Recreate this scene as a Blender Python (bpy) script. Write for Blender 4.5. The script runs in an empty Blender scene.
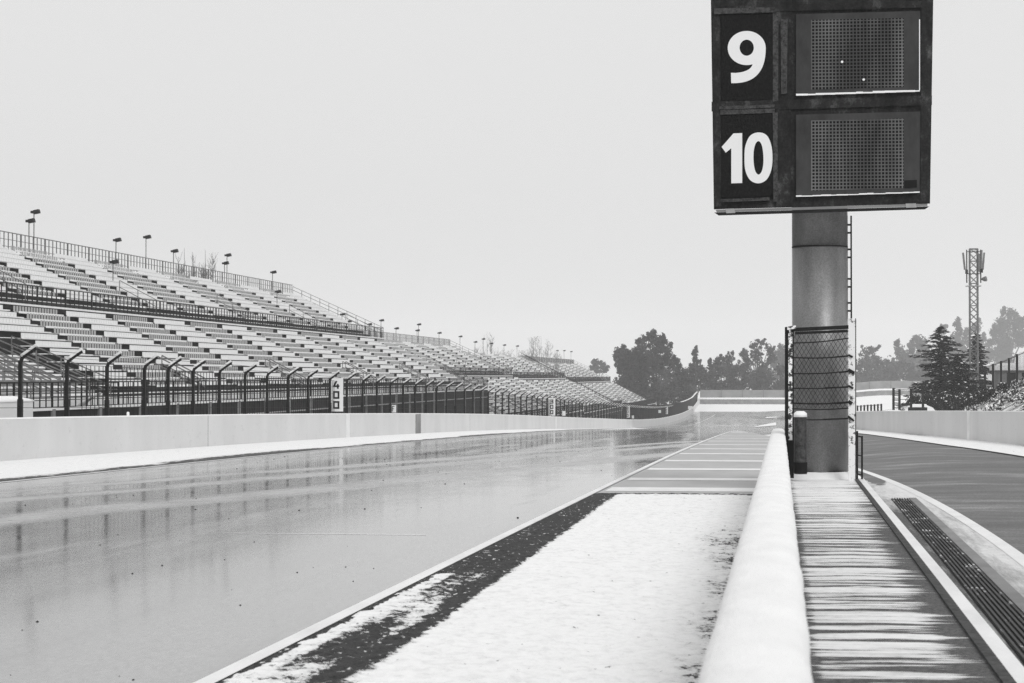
import bpy, bmesh, math, random
import numpy as np
from mathutils import Vector, Matrix
R = math.radians
S = bpy.context.scene
COL = S.collection
rng = random.Random(7)

# ------------------------------------------------------------------ camera
F = 2250.0
CAM = Vector((0.0, 0.0, 1.75))
YAW, PITCH = math.atan(269 / F), math.atan(34.5 / F)
cd = bpy.data.cameras.new('camera'); cam = bpy.data.objects.new('camera', cd); COL.objects.link(cam)
cd.sensor_width = 36.0; cd.lens = F / 1024 * 36.0
cd.clip_start = 0.1; cd.clip_end = 6000
cam.location = CAM; cam.rotation_euler = (R(90) + PITCH, 0, YAW)
cd.dof.use_dof = True; cd.dof.focus_distance = 60.0; cd.dof.aperture_fstop = 8.0
S.camera = cam
# ------------------------------------------------------------------ world, sun, exposure
SUN_EL, SUN_AZ = R(40), R(150)          # azimuth measured from +Y clockwise: behind the camera, a little to the left
W = bpy.data.worlds.new('World'); S.world = W; W.use_nodes = True
nt = W.node_tree; nt.nodes.clear()
sky = nt.nodes.new('ShaderNodeTexSky'); sky.sky_type = 'NISHITA'; sky.sun_disc = False
sky.sun_elevation = SUN_EL; sky.sun_rotation = SUN_AZ; sky.air_density = 1.0; sky.dust_density = 6.0
bw = nt.nodes.new('ShaderNodeRGBToBW')
mx = nt.nodes.new('ShaderNodeMix'); mx.data_type = 'FLOAT'
mx.inputs[0].default_value = 0.9          # closed cloud deck: mostly an even grey
mx.inputs[3].default_value = 8.45
bg = nt.nodes.new('ShaderNodeBackground'); bg.inputs[1].default_value = 0.1
wo = nt.nodes.new('ShaderNodeOutputWorld')
nt.links.new(sky.outputs[0], bw.inputs[0]); nt.links.new(bw.outputs[0], mx.inputs[2])
nt.links.new(mx.outputs[0], bg.inputs[0]); nt.links.new(bg.outputs[0], wo.inputs[0])
sl = bpy.data.lights.new('sun', 'SUN'); sl.energy = 1.3; sl.angle = R(20); sl.color = (1.0, 1.0, 1.0)
so = bpy.data.objects.new('sun', sl); COL.objects.link(so)
d = Vector((math.sin(SUN_AZ) * math.cos(SUN_EL), math.cos(SUN_AZ) * math.cos(SUN_EL), math.sin(SUN_EL)))
so.rotation_euler = d.to_track_quat('Z', 'Y').to_euler(); so.location = (0, -10, 40)
S.view_settings.view_transform = 'Standard'; S.view_settings.look = 'None'
S.view_settings.exposure = 0.0; S.view_settings.gamma = 1.0
S.render.engine = 'CYCLES'
c = S.cycles
c.max_bounces = 5; c.diffuse_bounces = 2; c.glossy_bounces = 3; c.volume_bounces = 2; c.transparent_max_bounces = 6
c.use_denoising = True; c.denoiser = 'OPENIMAGEDENOISE'; c.denoising_input_passes = 'RGB_ALBEDO_NORMAL'; c.denoising_prefilter = 'NONE'
c.caustics_reflective = False; c.caustics_refractive = False

# ------------------------------------------------------------------ geometry of the view
Mrot = cam.rotation_euler.to_matrix()
def ray(px, py): return Mrot @ Vector(((px - 512) / F, -(py - 341.5) / F, -1.0))
def at_Y(px, py, Y): r = ray(px, py); return CAM + r * (Y / r.y)
def at_X(px, py, X): r = ray(px, py); return CAM + r * (X / r.x)

GY = np.array([-60, 0, 62, 83, 127, 160, 264, 363, 420, 470, 530, 590, 640, 700, 800, 3000.0])
GZ = np.array([0.46, 0, -.66, -.93, -1.60, -2.18, -4.43, -6.45, -7.25, -7.6, -7.8, -7.6, -6.3, -5.4, -5.0, -5.0])
_h = np.diff(GY); _dl = np.diff(GZ) / _h
_m = np.zeros(len(GY)); _m[0] = _dl[0]; _m[-1] = _dl[-1]
for i in range(1, len(GY) - 1):
    a, b = _dl[i - 1], _dl[i]
    _m[i] = 0 if a * b <= 0 else (_h[i - 1] + _h[i]) * 3 / ((2 * _h[i] + _h[i - 1]) / a + (_h[i] + 2 * _h[i - 1]) / b)
def g0(Y):
    Y = np.asarray(Y, float)
    i = np.clip(np.searchsorted(GY, Y) - 1, 0, len(GY) - 2)
    h = _h[i]; t = np.clip((Y - GY[i]) / h, 0, 1)
    return ((2 * t**3 - 3 * t**2 + 1) * GZ[i] + (t**3 - 2 * t**2 + t) * h * _m[i] + (-2 * t**3 + 3 * t**2) * GZ[i + 1] + (t**3 - t**2) * h * _m[i + 1])
def sm(x, a, b):
    t = np.clip((np.asarray(x, float) - a) / (b - a), 0, 1); return t * t * (3 - 2 * t)
def G(X, Y):
    z = g0(Y)
    z = z + 0.2 * sm(X, 1.6, 4.5) * sm(Y, 25, 80)
    z = z + 2.4 * sm(X, 2, 30) * sm(Y, 430, 640)
    z = z + 4.6 * sm(X, 13.5, 25) * sm(Y, 120, 200) * (1 - sm(Y, 290, 380))
    z = z + 9.0 * sm(X, 60, 200) * sm(Y, 700, 1000)
    return z
def Gf(x, y): return float(G(x, y))
def on_ground(px, py, off=0.0, y0=3.0, y1=900.0):
    r = ray(px, py); lo = None
    t = y0
    while t < y1:
        p = CAM + r * (t / r.y)
        if p.z <= Gf(p.x, p.y) + off: break
        lo = t; t *= 1.01
    hi = t; lo = lo or y0
    for _ in range(30):
        m = (lo + hi) / 2; p = CAM + r * (m / r.y)
        if p.z <= Gf(p.x, p.y) + off: hi = m
        else: lo = m
    return CAM + r * (hi / r.y)

# ------------------------------------------------------------------ materials (all procedural; the photograph is black and white)
class N:
    def __init__(s, name):
        s.m = bpy.data.materials.new(name); s.m.use_nodes = True
        s.t = s.m.node_tree; s.n = s.t.nodes; s.b = s.n['Principled BSDF']
    def node(s, kind, **kw):
        n = s.n.new(kind)
        for k, v in kw.items(): setattr(n, k, v)
        return n
    def link(s, a, b): s.t.links.new(a, b)
    def coords(s, scale=(1, 1, 1), rot=(0, 0, 0)):
        tc = s.node('ShaderNodeNewGeometry'); mp = s.node('ShaderNodeMapping')
        mp.inputs['Scale'].default_value = scale; mp.inputs['Rotation'].default_value = rot
        s.link(tc.outputs['Position'], mp.inputs['Vector']); return mp.outputs[0]
    def noise(s, scale, co=None, detail=4, rough=.55, dist=0.0):
        n = s.node('ShaderNodeTexNoise'); n.inputs['Scale'].default_value = scale; n.inputs['Detail'].default_value = detail
        n.inputs['Roughness'].default_value = rough; n.inputs['Distortion'].default_value = dist
        if co is not None: s.link(co, n.inputs['Vector'])
        return n.outputs[0]
    def rampv(s, v, pts):
        r = s.node('ShaderNodeValToRGB'); e = r.color_ramp.elements
        while len(e) < len(pts): e.new(0.5)
        for el, (p, g) in zip(e, pts): el.position = p; el.color = (g, g, g, 1)
        s.link(v, r.inputs[0]); return r.outputs[0]
    def math(s, op, a, b=None, clamp=False):
        m = s.node('ShaderNodeMath', operation=op, use_clamp=clamp)
        for i, v in enumerate((a, b)):
            if v is None: continue
            if isinstance(v, (int, float)): m.inputs[i].default_value = v
            else: s.link(v, m.inputs[i])
        return m.outputs[0]
    def mix(s, f, a, b):
        m = s.node('ShaderNodeMix', data_type='FLOAT')
        for i, v in ((0, f), (2, a), (3, b)):
            if isinstance(v, (int, float)): m.inputs[i].default_value = v
            else: s.link(v, m.inputs[i])
        return m.outputs[0]
    def setv(s, sock, v):
        if isinstance(v, (int, float)):
            s.b.inputs[sock].default_value = (v, v, v, 1) if sock == 'Base Color' else v
        else: s.link(v, s.b.inputs[sock])
    def bump(s, h, strength, dist=.02):
        b = s.node('ShaderNodeBump'); b.inputs['Strength'].default_value = strength; b.inputs['Distance'].default_value = dist
        s.link(h, b.inputs['Height']); s.link(b.outputs[0], s.b.inputs['Normal'])
M = {}
def basic(name, col, rough=.7, var=.0, vs=2.0, metal=0.0, bump=0.0, bs=20, spec=None, stretch=(1, 1, 1)):
    spec = spec if spec is not None else (.12 if col < .1 else .4)
    n = N(name)
    if var:
        co = n.coords(stretch)
        v = n.noise(vs, co, 5, .6)
        n.setv('Base Color', n.rampv(v, [(.3, col * (1 - var)), (.7, min(1, col * (1 + var)))]))
    else: n.setv('Base Color', col)
    n.setv('Roughness', rough); n.setv('Metallic', metal); n.b.inputs['Specular IOR Level'].default_value = spec
    if bump: n.bump(n.noise(bs, n.coords(), 4), bump)
    M[name] = n.m; return n.m

def make_materials():
    n = N('snow'); co = n.coords()
    n.setv('Base Color', n.rampv(n.noise(1.7, co, 5), [(.3, .84), (.7, .92)])); n.setv('Roughness', .75)
    n.b.inputs['Specular IOR Level'].default_value = .2
    n.bump(n.noise(14, co, 6, .65), .35, .03); M['snow'] = n.m
    # wall cap: packed, slightly lumpy
    n = N('cap_snow'); co = n.coords((1, .35, 1))
    n.setv('Base Color', n.rampv(n.noise(6, co, 5), [(.3, .84), (.7, .92)])); n.setv('Roughness', .8)
    n.b.inputs['Specular IOR Level'].default_value = .2
    n.bump(n.noise(26, co, 7, .7), .7, .015); M['cap_snow'] = n.m
    # patchy snow over a base, cover = vertex attribute saying where snow lies
    def patchy(name, base, scale, stretch, amp, hi=.88, base_rough=.6, soft=.04, speck=0):
        n = N(name); co = n.coords(stretch)
        at = n.node('ShaderNodeAttribute', attribute_name='cover', attribute_type='GEOMETRY')
        nz = n.noise(scale, co, 8, .68); n2 = n.noise(scale * 6, co, 6, .7)
        k = n.math('ADD', n.math('MULTIPLY', n.math('SUBTRACT', nz, .5), amp), n.math('MULTIPLY', n.math('SUBTRACT', n2, .5), amp * .5))
        v = n.math('ADD', at.outputs['Fac'], k)
        mask = n.rampv(v, [(.5 - soft, 0), (.5 + soft * .6, .78), (.5 + soft * 5, 1)])
        if speck:
            mask = n.math('MULTIPLY', mask, n.rampv(n.noise(speck, n.coords((1, .55, 1)), 3, .6), [(.245, .15), (.31, 1)]))
            mask = n.math('MAXIMUM', mask, n.rampv(n.noise(speck * 1.3, n.coords((1, .55, 1)), 3, .6), [(.63, 0), (.68, .85)]))
        fine = n.noise(34, n.coords((1, .8, 1)), 5, .8)
        basec = n.rampv(fine, [(.35, base * .3), (.68, base * 2.1)])
        sn = n.rampv(n.noise(7, n.coords((1, .8, 1)), 8, .75), [(.3, hi * .80), (.5, hi * .99), (.7, hi * 1.05)])
        n.setv('Base Color', n.mix(mask, basec, sn)); n.setv('Roughness', n.mix(mask, base_rough, .8))
        n.b.inputs['Specular IOR Level'].default_value = .1
        h = n.math('ADD', n.math('MULTIPLY', mask, .6), n.math('MULTIPLY', n.noise(22, n.coords(), 6, .7), .6))
        n.bump(h, .7, .04)
        M[name] = n.m
    patchy('verge_snow', .030, 6.0, (1.0, .8, 1), 1.3, hi=.93, soft=.03, speck=11)
    patchy('strip_snow', .06, 1.6, (1.0, .22, 1), 1.1, speck=5)
    patchy('walk_snow', .085, 1.0, (.40, 4.2, 1), 1.7, soft=.045)
    patchy('field_snow', .05, .9, (1, 1, 1), 1.2)
    patchy('pit_snow', .09, 1.0, (1.6, .12, 1), .9, soft=.2)
    # wet track
    n = N('wet_asphalt'); co = n.coords((1.0, .035, 1)); cf = n.coords((1, .3, 1))
    band = n.noise(.55, co, 5, .6)
    spot = n.noise(1.6, n.coords((.9, .12, 1)), 5, .65)
    v = n.math('ADD', n.math('MULTIPLY', band, .6), n.math('MULTIPLY', spot, .4))
    geo = n.node('ShaderNodeNewGeometry'); sp = n.node('ShaderNodeSeparateXYZ'); n.link(geo.outputs['Position'], sp.inputs[0])
    w0 = n.math('SUBTRACT', sp.outputs[0], n.math('MULTIPLY', sp.outputs[1], .17))       # tyre lines drift across the straight
    wob = n.math('MULTIPLY', n.math('SUBTRACT', n.noise(.12, n.coords((1, .6, 1)), 3), .5), 1.6)
    w0 = n.math('ADD', w0, wob)
    brk = n.rampv(n.noise(.5, n.coords((.6, .35, 1)), 6, .7), [(.35, .15), (.6, 1)])
    bands = None
    for off, wd in ((16.2, .38), (19.4, .30), (21.2, .25)):
        d_ = n.math('ABSOLUTE', n.math('ADD', w0, off))
        bn = n.math('MULTIPLY', n.rampv(n.math('DIVIDE', d_, wd * 2.2), [(.0, 1), (.35, .8), (1, 0)]), brk)
        bands = bn if bands is None else n.math('MAXIMUM', bands, bn)
    zone = n.rampv(n.math('DIVIDE', n.math('ABSOLUTE', n.math('ADD', w0, 17.6)), 6.0), [(.35, 1), (1, 0)])
    damp = n.math('MULTIPLY', zone, n.rampv(n.noise(1.1, n.coords((1, .35, 1)), 8, .75), [(.42, 0), (.58, 1)]))
    bc = n.mix(damp, n.rampv(v, [(.38, .09), (.62, .27)]), .05)
    fine = n.rampv(n.noise(24, n.coords((1, .35, 1)), 5, .8), [(.3, .6), (.7, 1.4)])
    n.setv('Base Color', n.math('MULTIPLY', n.mix(bands, bc, .42), fine))
    rg = n.mix(damp, n.rampv(v, [(.40, .05), (.54, .08), (.66, .15)]), .125)
    n.setv('Roughness', n.mix(bands, rg, .42))
    n.b.inputs['IOR'].default_value = 1.45; n.b.inputs['Specular IOR Level'].default_value = .6
    n.bump(n.noise(14, cf, 7, .75), .022, .01); M['wet_asphalt'] = n.m
    n = N('pit_asphalt'); co = n.coords((.5, 1.1, 1))
    v = n.noise(.5, co, 8, .72)
    f = n.noise(30, n.coords((1, .3, 1)), 4, .8)
    n.setv('Base Color', n.math('MULTIPLY', n.rampv(v, [(.38, .09), (.52, .13), (.64, .26)]), n.rampv(f, [(.3, .55), (.7, 1.45)])))
    n.setv('Roughness', .62); n.b.inputs['Specular IOR Level'].default_value = .35; n.bump(f, .25, .01); M['pit_asphalt'] = n.m
    n = N('grey_paint'); f = n.noise(1.4, n.coords((1, .2, 1)), 6, .65)
    n.setv('Base Color', n.rampv(f, [(.3, .36), (.7, .44)])); n.b.inputs['Specular IOR Level'].default_value = .25; n.setv('Roughness', .5); M['grey_paint'] = n.m
    n = N('white_paint'); f = n.noise(2.5, n.coords((1, .3, 1)), 6, .65)
    n.setv('Base Color', n.rampv(f, [(.3, .70), (.6, .84)])); n.setv('Roughness', .45); M['white_paint'] = n.m
    # barrier concrete: whitewashed, with faint runs and scuffs
    n = N('barrier_concrete')
    run = n.noise(.35, n.coords((1.3, 1.0, .5)), 6, .6); sc = n.noise(5, n.coords((1, .35, 1)), 6, .7)
    col = n.math('MULTIPLY', n.rampv(run, [(.3, .61), (.65, .69)]), n.rampv(sc, [(.28, .86), (.42, 1.0)]))
    n.setv('Base Color', col); n.setv('Roughness', .75); n.bump(sc, .1, .01); M['barrier_concrete'] = n.m
    basic('dirty_joint', .12, .9)
    basic('dark_steel', .014, .55, .3, 6)
    basic('grey_steel', .16, .5, .25, 5, metal=.4)
    basic('pale_steel', .38, .55, .2, 5, metal=.3)
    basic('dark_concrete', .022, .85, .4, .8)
    basic('mid_concrete', .22, .85, .25, .8)
    basic('seat_white', .80, .5)
    basic('seat_grey', .42, .5, .1, 9)
    basic('black_screen', .012, .9, .3, .6)
    basic('fence_grey', .30, .8, .25, .25)
    basic('board_white', .82, .5)
    basic('ink_black', .008, .6)
    basic('bark', .07, .9, .3, 3)
    basic('dead_twig', .26, .9, .2, 3)
    basic('leaf_dark', .032, .7, .75, .35)
    basic('leaf_mid', .045, .7, .75, .35)
    basic('needle', .016, .75, .5, 1.2)
    basic('wet_white', .9, .08)
    basic('arm_grey', .72, .7, .2, 4)
    basic('dry_asphalt', .12, .6, .3, .5)
    basic('tyre_grey', .22, .8, .35, .7)
    # position tower
    n = N('tower_steel'); v = n.noise(2.2, n.coords((1, 1, .35)), 7, .65); f = n.noise(40, n.coords(), 3, .7)
    n.setv('Base Color', n.math('MULTIPLY', n.rampv(v, [(.3, .15), (.7, .27)]), n.rampv(f, [(.3, .7), (.7, 1.25)])))
    n.setv('Metallic', .5); n.setv('Roughness', .45); n.bump(f, .06, .01); M['tower_steel'] = n.m
    n = N('cabinet_black'); v = n.noise(3.0, n.coords((1, 1, .6)), 8, .75); f = n.noise(22, n.coords(), 5, .75)
    n.setv('Base Color', n.math('MULTIPLY', n.rampv(v, [(.35, .008), (.55, .024), (.75, .11)]), n.rampv(f, [(.3, .6), (.7, 1.5)])))
    n.setv('Roughness', .7); n.b.inputs['Specular IOR Level'].default_value = .1; M['cabinet_black'] = n.m
    n = N('plate_black'); v = n.noise(26, n.coords((1, 1, .6)), 6, .8)
    n.setv('Base Color', n.rampv(v, [(.42, .005), (.62, .014), (.78, .10)])); n.setv('Roughness', .7); n.b.inputs['Specular IOR Level'].default_value = .08; M['plate_black'] = n.m
    n = N('worn_edge'); v = n.noise(12, n.coords(), 6, .8)
    n.setv('Base Color', n.rampv(v, [(.35, .012), (.7, .10)])); n.setv('Roughness', .7); n.b.inputs['Specular IOR Level'].default_value = .15; M['worn_edge'] = n.m
    n = N('display_glass'); v = n.noise(1.6, n.coords((1, 1, .5)), 6, .65)
    n.setv('Base Color', n.rampv(v, [(.3, .018), (.7, .06)])); n.b.inputs['Specular IOR Level'].default_value = .2; n.setv('Roughness', .4); M['display_glass'] = n.m
    n = N('dot_matrix')
    br = n.node('ShaderNodeTexBrick'); br.offset = 0.0; br.squash = 1.0
    tc = n.node('ShaderNodeTexCoord'); sp = n.node('ShaderNodeSeparateXYZ'); cb = n.node('ShaderNodeCombineXYZ')
    n.link(tc.outputs['Object'], sp.inputs[0]); n.link(sp.outputs[0], cb.inputs[0]); n.link(sp.outputs[2], cb.inputs[1])
    n.link(cb.outputs[0], br.inputs['Vector'])
    br.inputs['Scale'].default_value = 1.0; br.inputs['Brick Width'].default_value = .0655; br.inputs['Row Height'].default_value = .0655
    br.inputs['Mortar Size'].default_value = .012; br.inputs['Mortar Smooth'].default_value = .15
    br.inputs['Color1'].default_value = (.003,) * 3 + (1,); br.inputs['Color2'].default_value = (.006,) * 3 + (1,); br.inputs['Mortar'].default_value = (.16,) * 3 + (1,)
    big = n.noise(.9, n.coords((1, 1, .25)), 4, .6)
    n.setv('Base Color', n.math('MULTIPLY', br.outputs[0], n.rampv(big, [(.35, .35), (.65, 1.3)])))
    n.setv('Roughness', .6); n.b.inputs['Specular IOR Level'].default_value = .08; M['dot_matrix'] = n.m
    n = N('grate_steel'); v = n.noise(3.5, n.coords((1, .5, 1)), 7, .75)
    n.setv('Base Color', n.mix(n.rampv(v, [(.56, 0), (.62, .9)]), .035, .8)); n.setv('Roughness', .7); M['grate_steel'] = n.m
    # snow clinging in patches to steel
    n = N('snowy_steel'); v = n.noise(14, n.coords((1, 1, .8)), 5, .7)
    mk = n.rampv(v, [(.49, 0), (.53, 1)])
    n.setv('Base Color', n.mix(mk, .012, .85)); n.setv('Roughness', .7); M['snowy_steel'] = n.m
    n = N('white_post'); v = n.noise(10, n.coords((1, 1, 1.0)), 5, .7)
    mk = n.rampv(v, [(.37, 0), (.43, 1)])
    n.setv('Base Color', n.mix(mk, .04, .82)); n.setv('Roughness', .7); M['white_post'] = n.m
make_materials()

# ------------------------------------------------------------------ mesh helpers
class MB:
    def __init__(s): s.v = []; s.f = []; s.mi = []; s.cur = 0
    def face(s, idx): s.f.append(tuple(idx)); s.mi.append(s.cur)
    def quad(s, a, b, c2, d2):
        i = len(s.v); s.v += [tuple(a), tuple(b), tuple(c2), tuple(d2)]; s.face((i, i + 1, i + 2, i + 3))
    def hexa(s, p):      # 8 points: bottom 4 ccw, top 4
        i = len(s.v); s.v += [tuple(q) for q in p]
        for f in ((3, 2, 1, 0), (4, 5, 6, 7), (0, 1, 5, 4), (1, 2, 6, 5), (2, 3, 7, 6), (3, 0, 4, 7)): s.face([i + k for k in f])
    def box(s, x0, y0, z0, x1, y1, z1):
        s.hexa([(x0, y0, z0), (x1, y0, z0), (x1, y1, z0), (x0, y1, z0), (x0, y0, z1), (x1, y0, z1), (x1, y1, z1), (x0, y1, z1)])
    def bar(s, a, b, w, h=None, up=(0, 0, 1)):
        a = Vector(a); b = Vector(b); h = h or w; t = (b - a).normalized(); u = Vector(up)
        if abs(t.dot(u)) > .95: u = Vector((1, 0, 0))
        x = t.cross(u).normalized() * w / 2; y = x.cross(t).normalized() * h / 2
        s.hexa([a - x - y, a + x - y, b + x - y, b - x - y, a - x + y, a + x + y, b + x + y, b - x + y])
    def tube(s, pts, r, n=8, cap=True):
        pts = [Vector(p) for p in pts]; rs = r if isinstance(r, (list, tuple)) else [r] * len(pts)
        base = len(s.v); ref = None
        for k, p in enumerate(pts):
            t = (pts[min(k + 1, len(pts) - 1)] - pts[max(k - 1, 0)]).normalized()
            if ref is None: ref = t.orthogonal().normalized()
            x = (ref - t * ref.dot(t)).normalized(); y = t.cross(x); ref = x
            for j in range(n):
                a = 2 * math.pi * j / n; s.v.append(tuple(p + (x * math.cos(a) + y * math.sin(a)) * rs[k]))
        for k in range(len(pts) - 1):
            for j in range(n):
                a = base + k * n + j; b = base + k * n + (j + 1) % n
                s.face((a, b, b + n, a + n))
        if cap:
            s.face([base + j for j in range(n)][::-1]); s.face([base + (len(pts) - 1) * n + j for j in range(n)])
    def prism(s, poly, depth_vec):
        i = len(s.v); n = len(poly); dv = Vector(depth_vec)
        s.v += [tuple(p) for p in poly] + [tuple(Vector(p) + dv) for p in poly]
        s.face([i + k for k in range(n)]); s.face([i + n + k for k in range(n)][::-1])
        for k in range(n): s.face((i + k, i + n + k, i + n + (k + 1) % n, i + (k + 1) % n))
    def build(s, name, mats, parent=None, smooth=False, loc=None):
        me = bpy.data.meshes.new(name)
        v = np.array(s.v, float).reshape(-1, 3)
        if loc is not None: v = v - np.array(loc)
        me.from_pydata(v.tolist(), [], s.f)
        if isinstance(mats, str): mats = [mats]
        for m in mats: me.materials.append(M[m])
        if len(mats) > 1: me.polygons.foreach_set('material_index', s.mi)
        if smooth: me.polygons.foreach_set('use_smooth', [True] * len(s.f))
        me.update()
        o = bpy.data.objects.new(name, me); COL.objects.link(o)
        if loc is not None: o.location = loc
        if parent is not None:
            o.parent = parent
            o.matrix_parent_inverse = Matrix.Translation(-Vector(parent.location))
        return o
def tag(o, label=None, cat=None, group=None, kind=None):
    if label: o['label'] = label
    if cat: o['category'] = cat
    if group: o['group'] = group
    if kind: o['kind'] = kind
    return o
def thing(name, label, cat, loc, group=None):
    o = bpy.data.objects.new(name, None); COL.objects.link(o); o.location = loc; o.empty_display_size = .3
    return tag(o, label, cat, group)
def sheet(name, mat, xs_of_y, ys, off, kind='structure', cover=None, nx=1, lump=0.0, seed=0, parent=None, thick=0.0):
    """strip over the ground: xs_of_y(y) -> (x0, x1)"""
    ys = np.asarray(ys, float); V = []; CV = []; rs = np.random.RandomState(seed)
    for y in ys:
        x0, x1 = xs_of_y(y)
        for k in range(nx + 1):
            x = x0 + (x1 - x0) * k / nx
            e = min(k, nx - k)
            z = Gf(x, y) + off + (lump * rs.rand() if e > 0 else 0) + (thick * min(1, e / 2.0) if thick else 0)
            V.append((x, y, z)); CV.append(cover(x, y) if cover else 1.0)
    n = nx + 1; Fc = []
    for j in range(len(ys) - 1):
        for k in range(nx):
            a = j * n + k; Fc.append((a, a + 1, a + n + 1, a + n))
    me = bpy.data.meshes.new(name); me.from_pydata(V, [], Fc); me.materials.append(M[mat])
    at = me.attributes.new('cover', 'FLOAT', 'POINT'); at.data.foreach_set('value', CV)
    if nx > 3: me.polygons.foreach_set('use_smooth', [True] * len(Fc))
    me.update(); o = bpy.data.objects.new(name, me); COL.objects.link(o)
    if parent: o.parent = parent
    if kind: o['kind'] = kind
    return o
def yspan(a, b, near=.8, rate=.03):
    out = [a]
    while out[-1] < b: out.append(out[-1] + max(near, min(6.0, abs(out[-1]) * rate)))
    out[-1] = b
    return out

# ------------------------------------------------------------------ ground
def ground():
    xs = np.array(sorted(set(list(np.arange(-60, 60.1, 2.0)) + list(np.arange(-1200, 1201, 40.0)))))
    ys = np.array(yspan(-60, 720, 2.0, .02) + list(np.arange(740, 2401, 40.0)))
    X, Y = np.meshgrid(xs, ys); Z = G(X, Y) - .02
    V = np.stack([X, Y, Z], -1).reshape(-1, 3); n = len(xs)
    Fc = [(j * n + k, j * n + k + 1, (j + 1) * n + k + 1, (j + 1) * n + k) for j in range(len(ys) - 1) for k in range(n - 1)]
    me = bpy.data.meshes.new('ground'); me.from_pydata(V.tolist(), [], Fc); me.materials.append(M['field_snow'])
    cv = .95 - .47 * sm(X, 14, 19) * sm(Y, 100, 150) * (1 - sm(Y, 300, 380)) - .95 * (sm(-X, 22, 23)) * (1 - sm(Y, 560, 600))
    at = me.attributes.new('cover', 'FLOAT', 'POINT'); at.data.foreach_set('value', cv.reshape(-1).astype(float))
    me.polygons.foreach_set('use_smooth', [True] * len(Fc)); me.update()
    o = bpy.data.objects.new('ground', me); COL.objects.link(o); o['kind'] = 'structure'
ground()
TE = -3.52      # right edge of the main track
TL = -16.1      # left edge
WX = -21.7      # face of the left barrier
# main straight, then the right-hand bend at the far end
def trk(y):
    l = TL + (WX - TL) * float(sm(y, 285, 340)) - 1.0 * float(sm(y, 470, 560)); r = TE + .0
    if y > 120: r = TE + 4.3 * float(sm(y, 118, 150)) if y < 480 else 0.8 + 80 * float(sm(y, 480, 560))
    return l, r
sheet('race_track', 'wet_asphalt', trk, yspan(-20, 592, 1.0, .02), 0.0, nx=6)
def hatch_r(y): return -.25 if y < 120 else -.25 + (TE + .25) * (y - 120) / 52 + 0.0
sheet('painted_runoff', 'grey_paint', lambda y: (TE + .12, max(hatch_r(y), TE + .13)), yspan(41.4, 172, .8, .02), .004, nx=2)
ms = [42.6, 48.6, 56, 64.2, 73.5, 82, 91.5, 102, 113, 124]
def hatch_lines():
    mb = MB()
    for i, y in enumerate(ms):
        w = 1.5 if i else 1.9
        for a, b in ((y, y + w),):
            x1 = hatch_r(y + w)
            pts = [(TE + .2, a), (x1, a), (x1, b), (TE + .2, b)]
            mb.quad(*[(x, yy, Gf(x, yy) + .009) for x, yy in pts])
    tip = [(TE + .15, 150), (hatch_r(150), 150), (TE + .2, 172)]
    i = len(mb.v); mb.v += [(x, y, Gf(x, y) + .009) for x, y in tip]; mb.face((i, i + 1, i + 2))
    o = mb.build('road_marking', 'white_paint'); o['kind'] = 'structure'
hatch_lines()
sheet('edge_line', 'white_paint', lambda y: (TE - .03, TE + .10), yspan(-20, 172, .8, .02), .012)
sheet('left_edge_line', 'white_paint', lambda y: (TL - .1, TL + .05), yspan(-20, 560, .8, .02), .006)
# thin white lines crossing the track
def cross_lines():
    mb = MB()
    for (xa, xb, py) in ((225, 430, 533.5),):
        p = on_ground(xa, py); q = on_ground(xb, py)
        mb.quad(*[(x, y, Gf(x, y) + .003) for x, y in ((p.x, p.y), (q.x, p.y), (q.x, p.y + .10), (p.x, p.y + .10))])
    o = mb.build('cross_line', 'wet_white'); o['kind'] = 'structure'
cross_lines()
# snow verge between the track and the pit wall
def verge_cover(x, y):
    cvr = 1.0
    bare = sm(-x, 2.54 + .28 * (y - 22) / 18, 2.80 + .28 * (y - 22) / 18)          # left of the ragged snow edge
    far = float(sm(y + .5 * math.sin(x * 9), 20.6, 23.2))
    cvr -= far * .92 * float(bare)
    near = 1 - far
    cvr -= near * float(bare) * (.46 + .12 * math.sin(y * 1.3 + x * 2))
    cvr -= near * .5 * math.exp(-((x + 2.73 + .05 * math.sin(y)) / .09) ** 2)
    cvr -= near * .25 * math.exp(-((x + 3.0) / .10) ** 2) * float(sm(math.sin(y * .8 + 1), -.2, .6))
    cvr -= .30 * math.exp(-((y - 27.5) / 3.5) ** 2) * math.exp(-((x + .95) / .28) ** 2)
    if -3.42 < x < -3.2 and y < 30: cvr = max(cvr, .70 if y < 22 else .33)
    if x < -3.355 + .02 * math.sin(y * 3.1): cvr = 0.0
    if y > 40.6: cvr -= float(sm(y, 40.6, 41.3)) * .8
    right = float(sm(x, -1.1, -.3)); cvr -= right * (.53 + .08 * math.sin(y * 1.9) if y < 30 else .42)
    return cvr
sheet('snow_verge', 'verge_snow', lambda y: (TE + .10, -.19), list(np.arange(-4, 8, .3)) + list(np.arange(8, 41.4, .09)), .005, cover=verge_cover, nx=66, lump=.022)
def grit():
    rs = random.Random(5); mb = MB()
    for k in range(120):
        y = 13 + 70 * rs.random() ** 1.6; x = rs.uniform(TL + .5, TE - .3); r = rs.uniform(.005, .014) * (1 if y < 30 else 1.8); z = Gf(x, y)
        i = len(mb.v); mb.v += [(x + r * math.cos(a_), y + r * 1.6 * math.sin(a_), z + .001) for a_ in (0, 1.2, 2.4, 3.6, 4.9)] + [(x, y, z + r * .8)]
        for j in range(5): mb.face((i + j, i + (j + 1) % 5, i + 5))
    o = mb.build('grit', 'ink_black'); o['kind'] = 'stuff'
grit()
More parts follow.
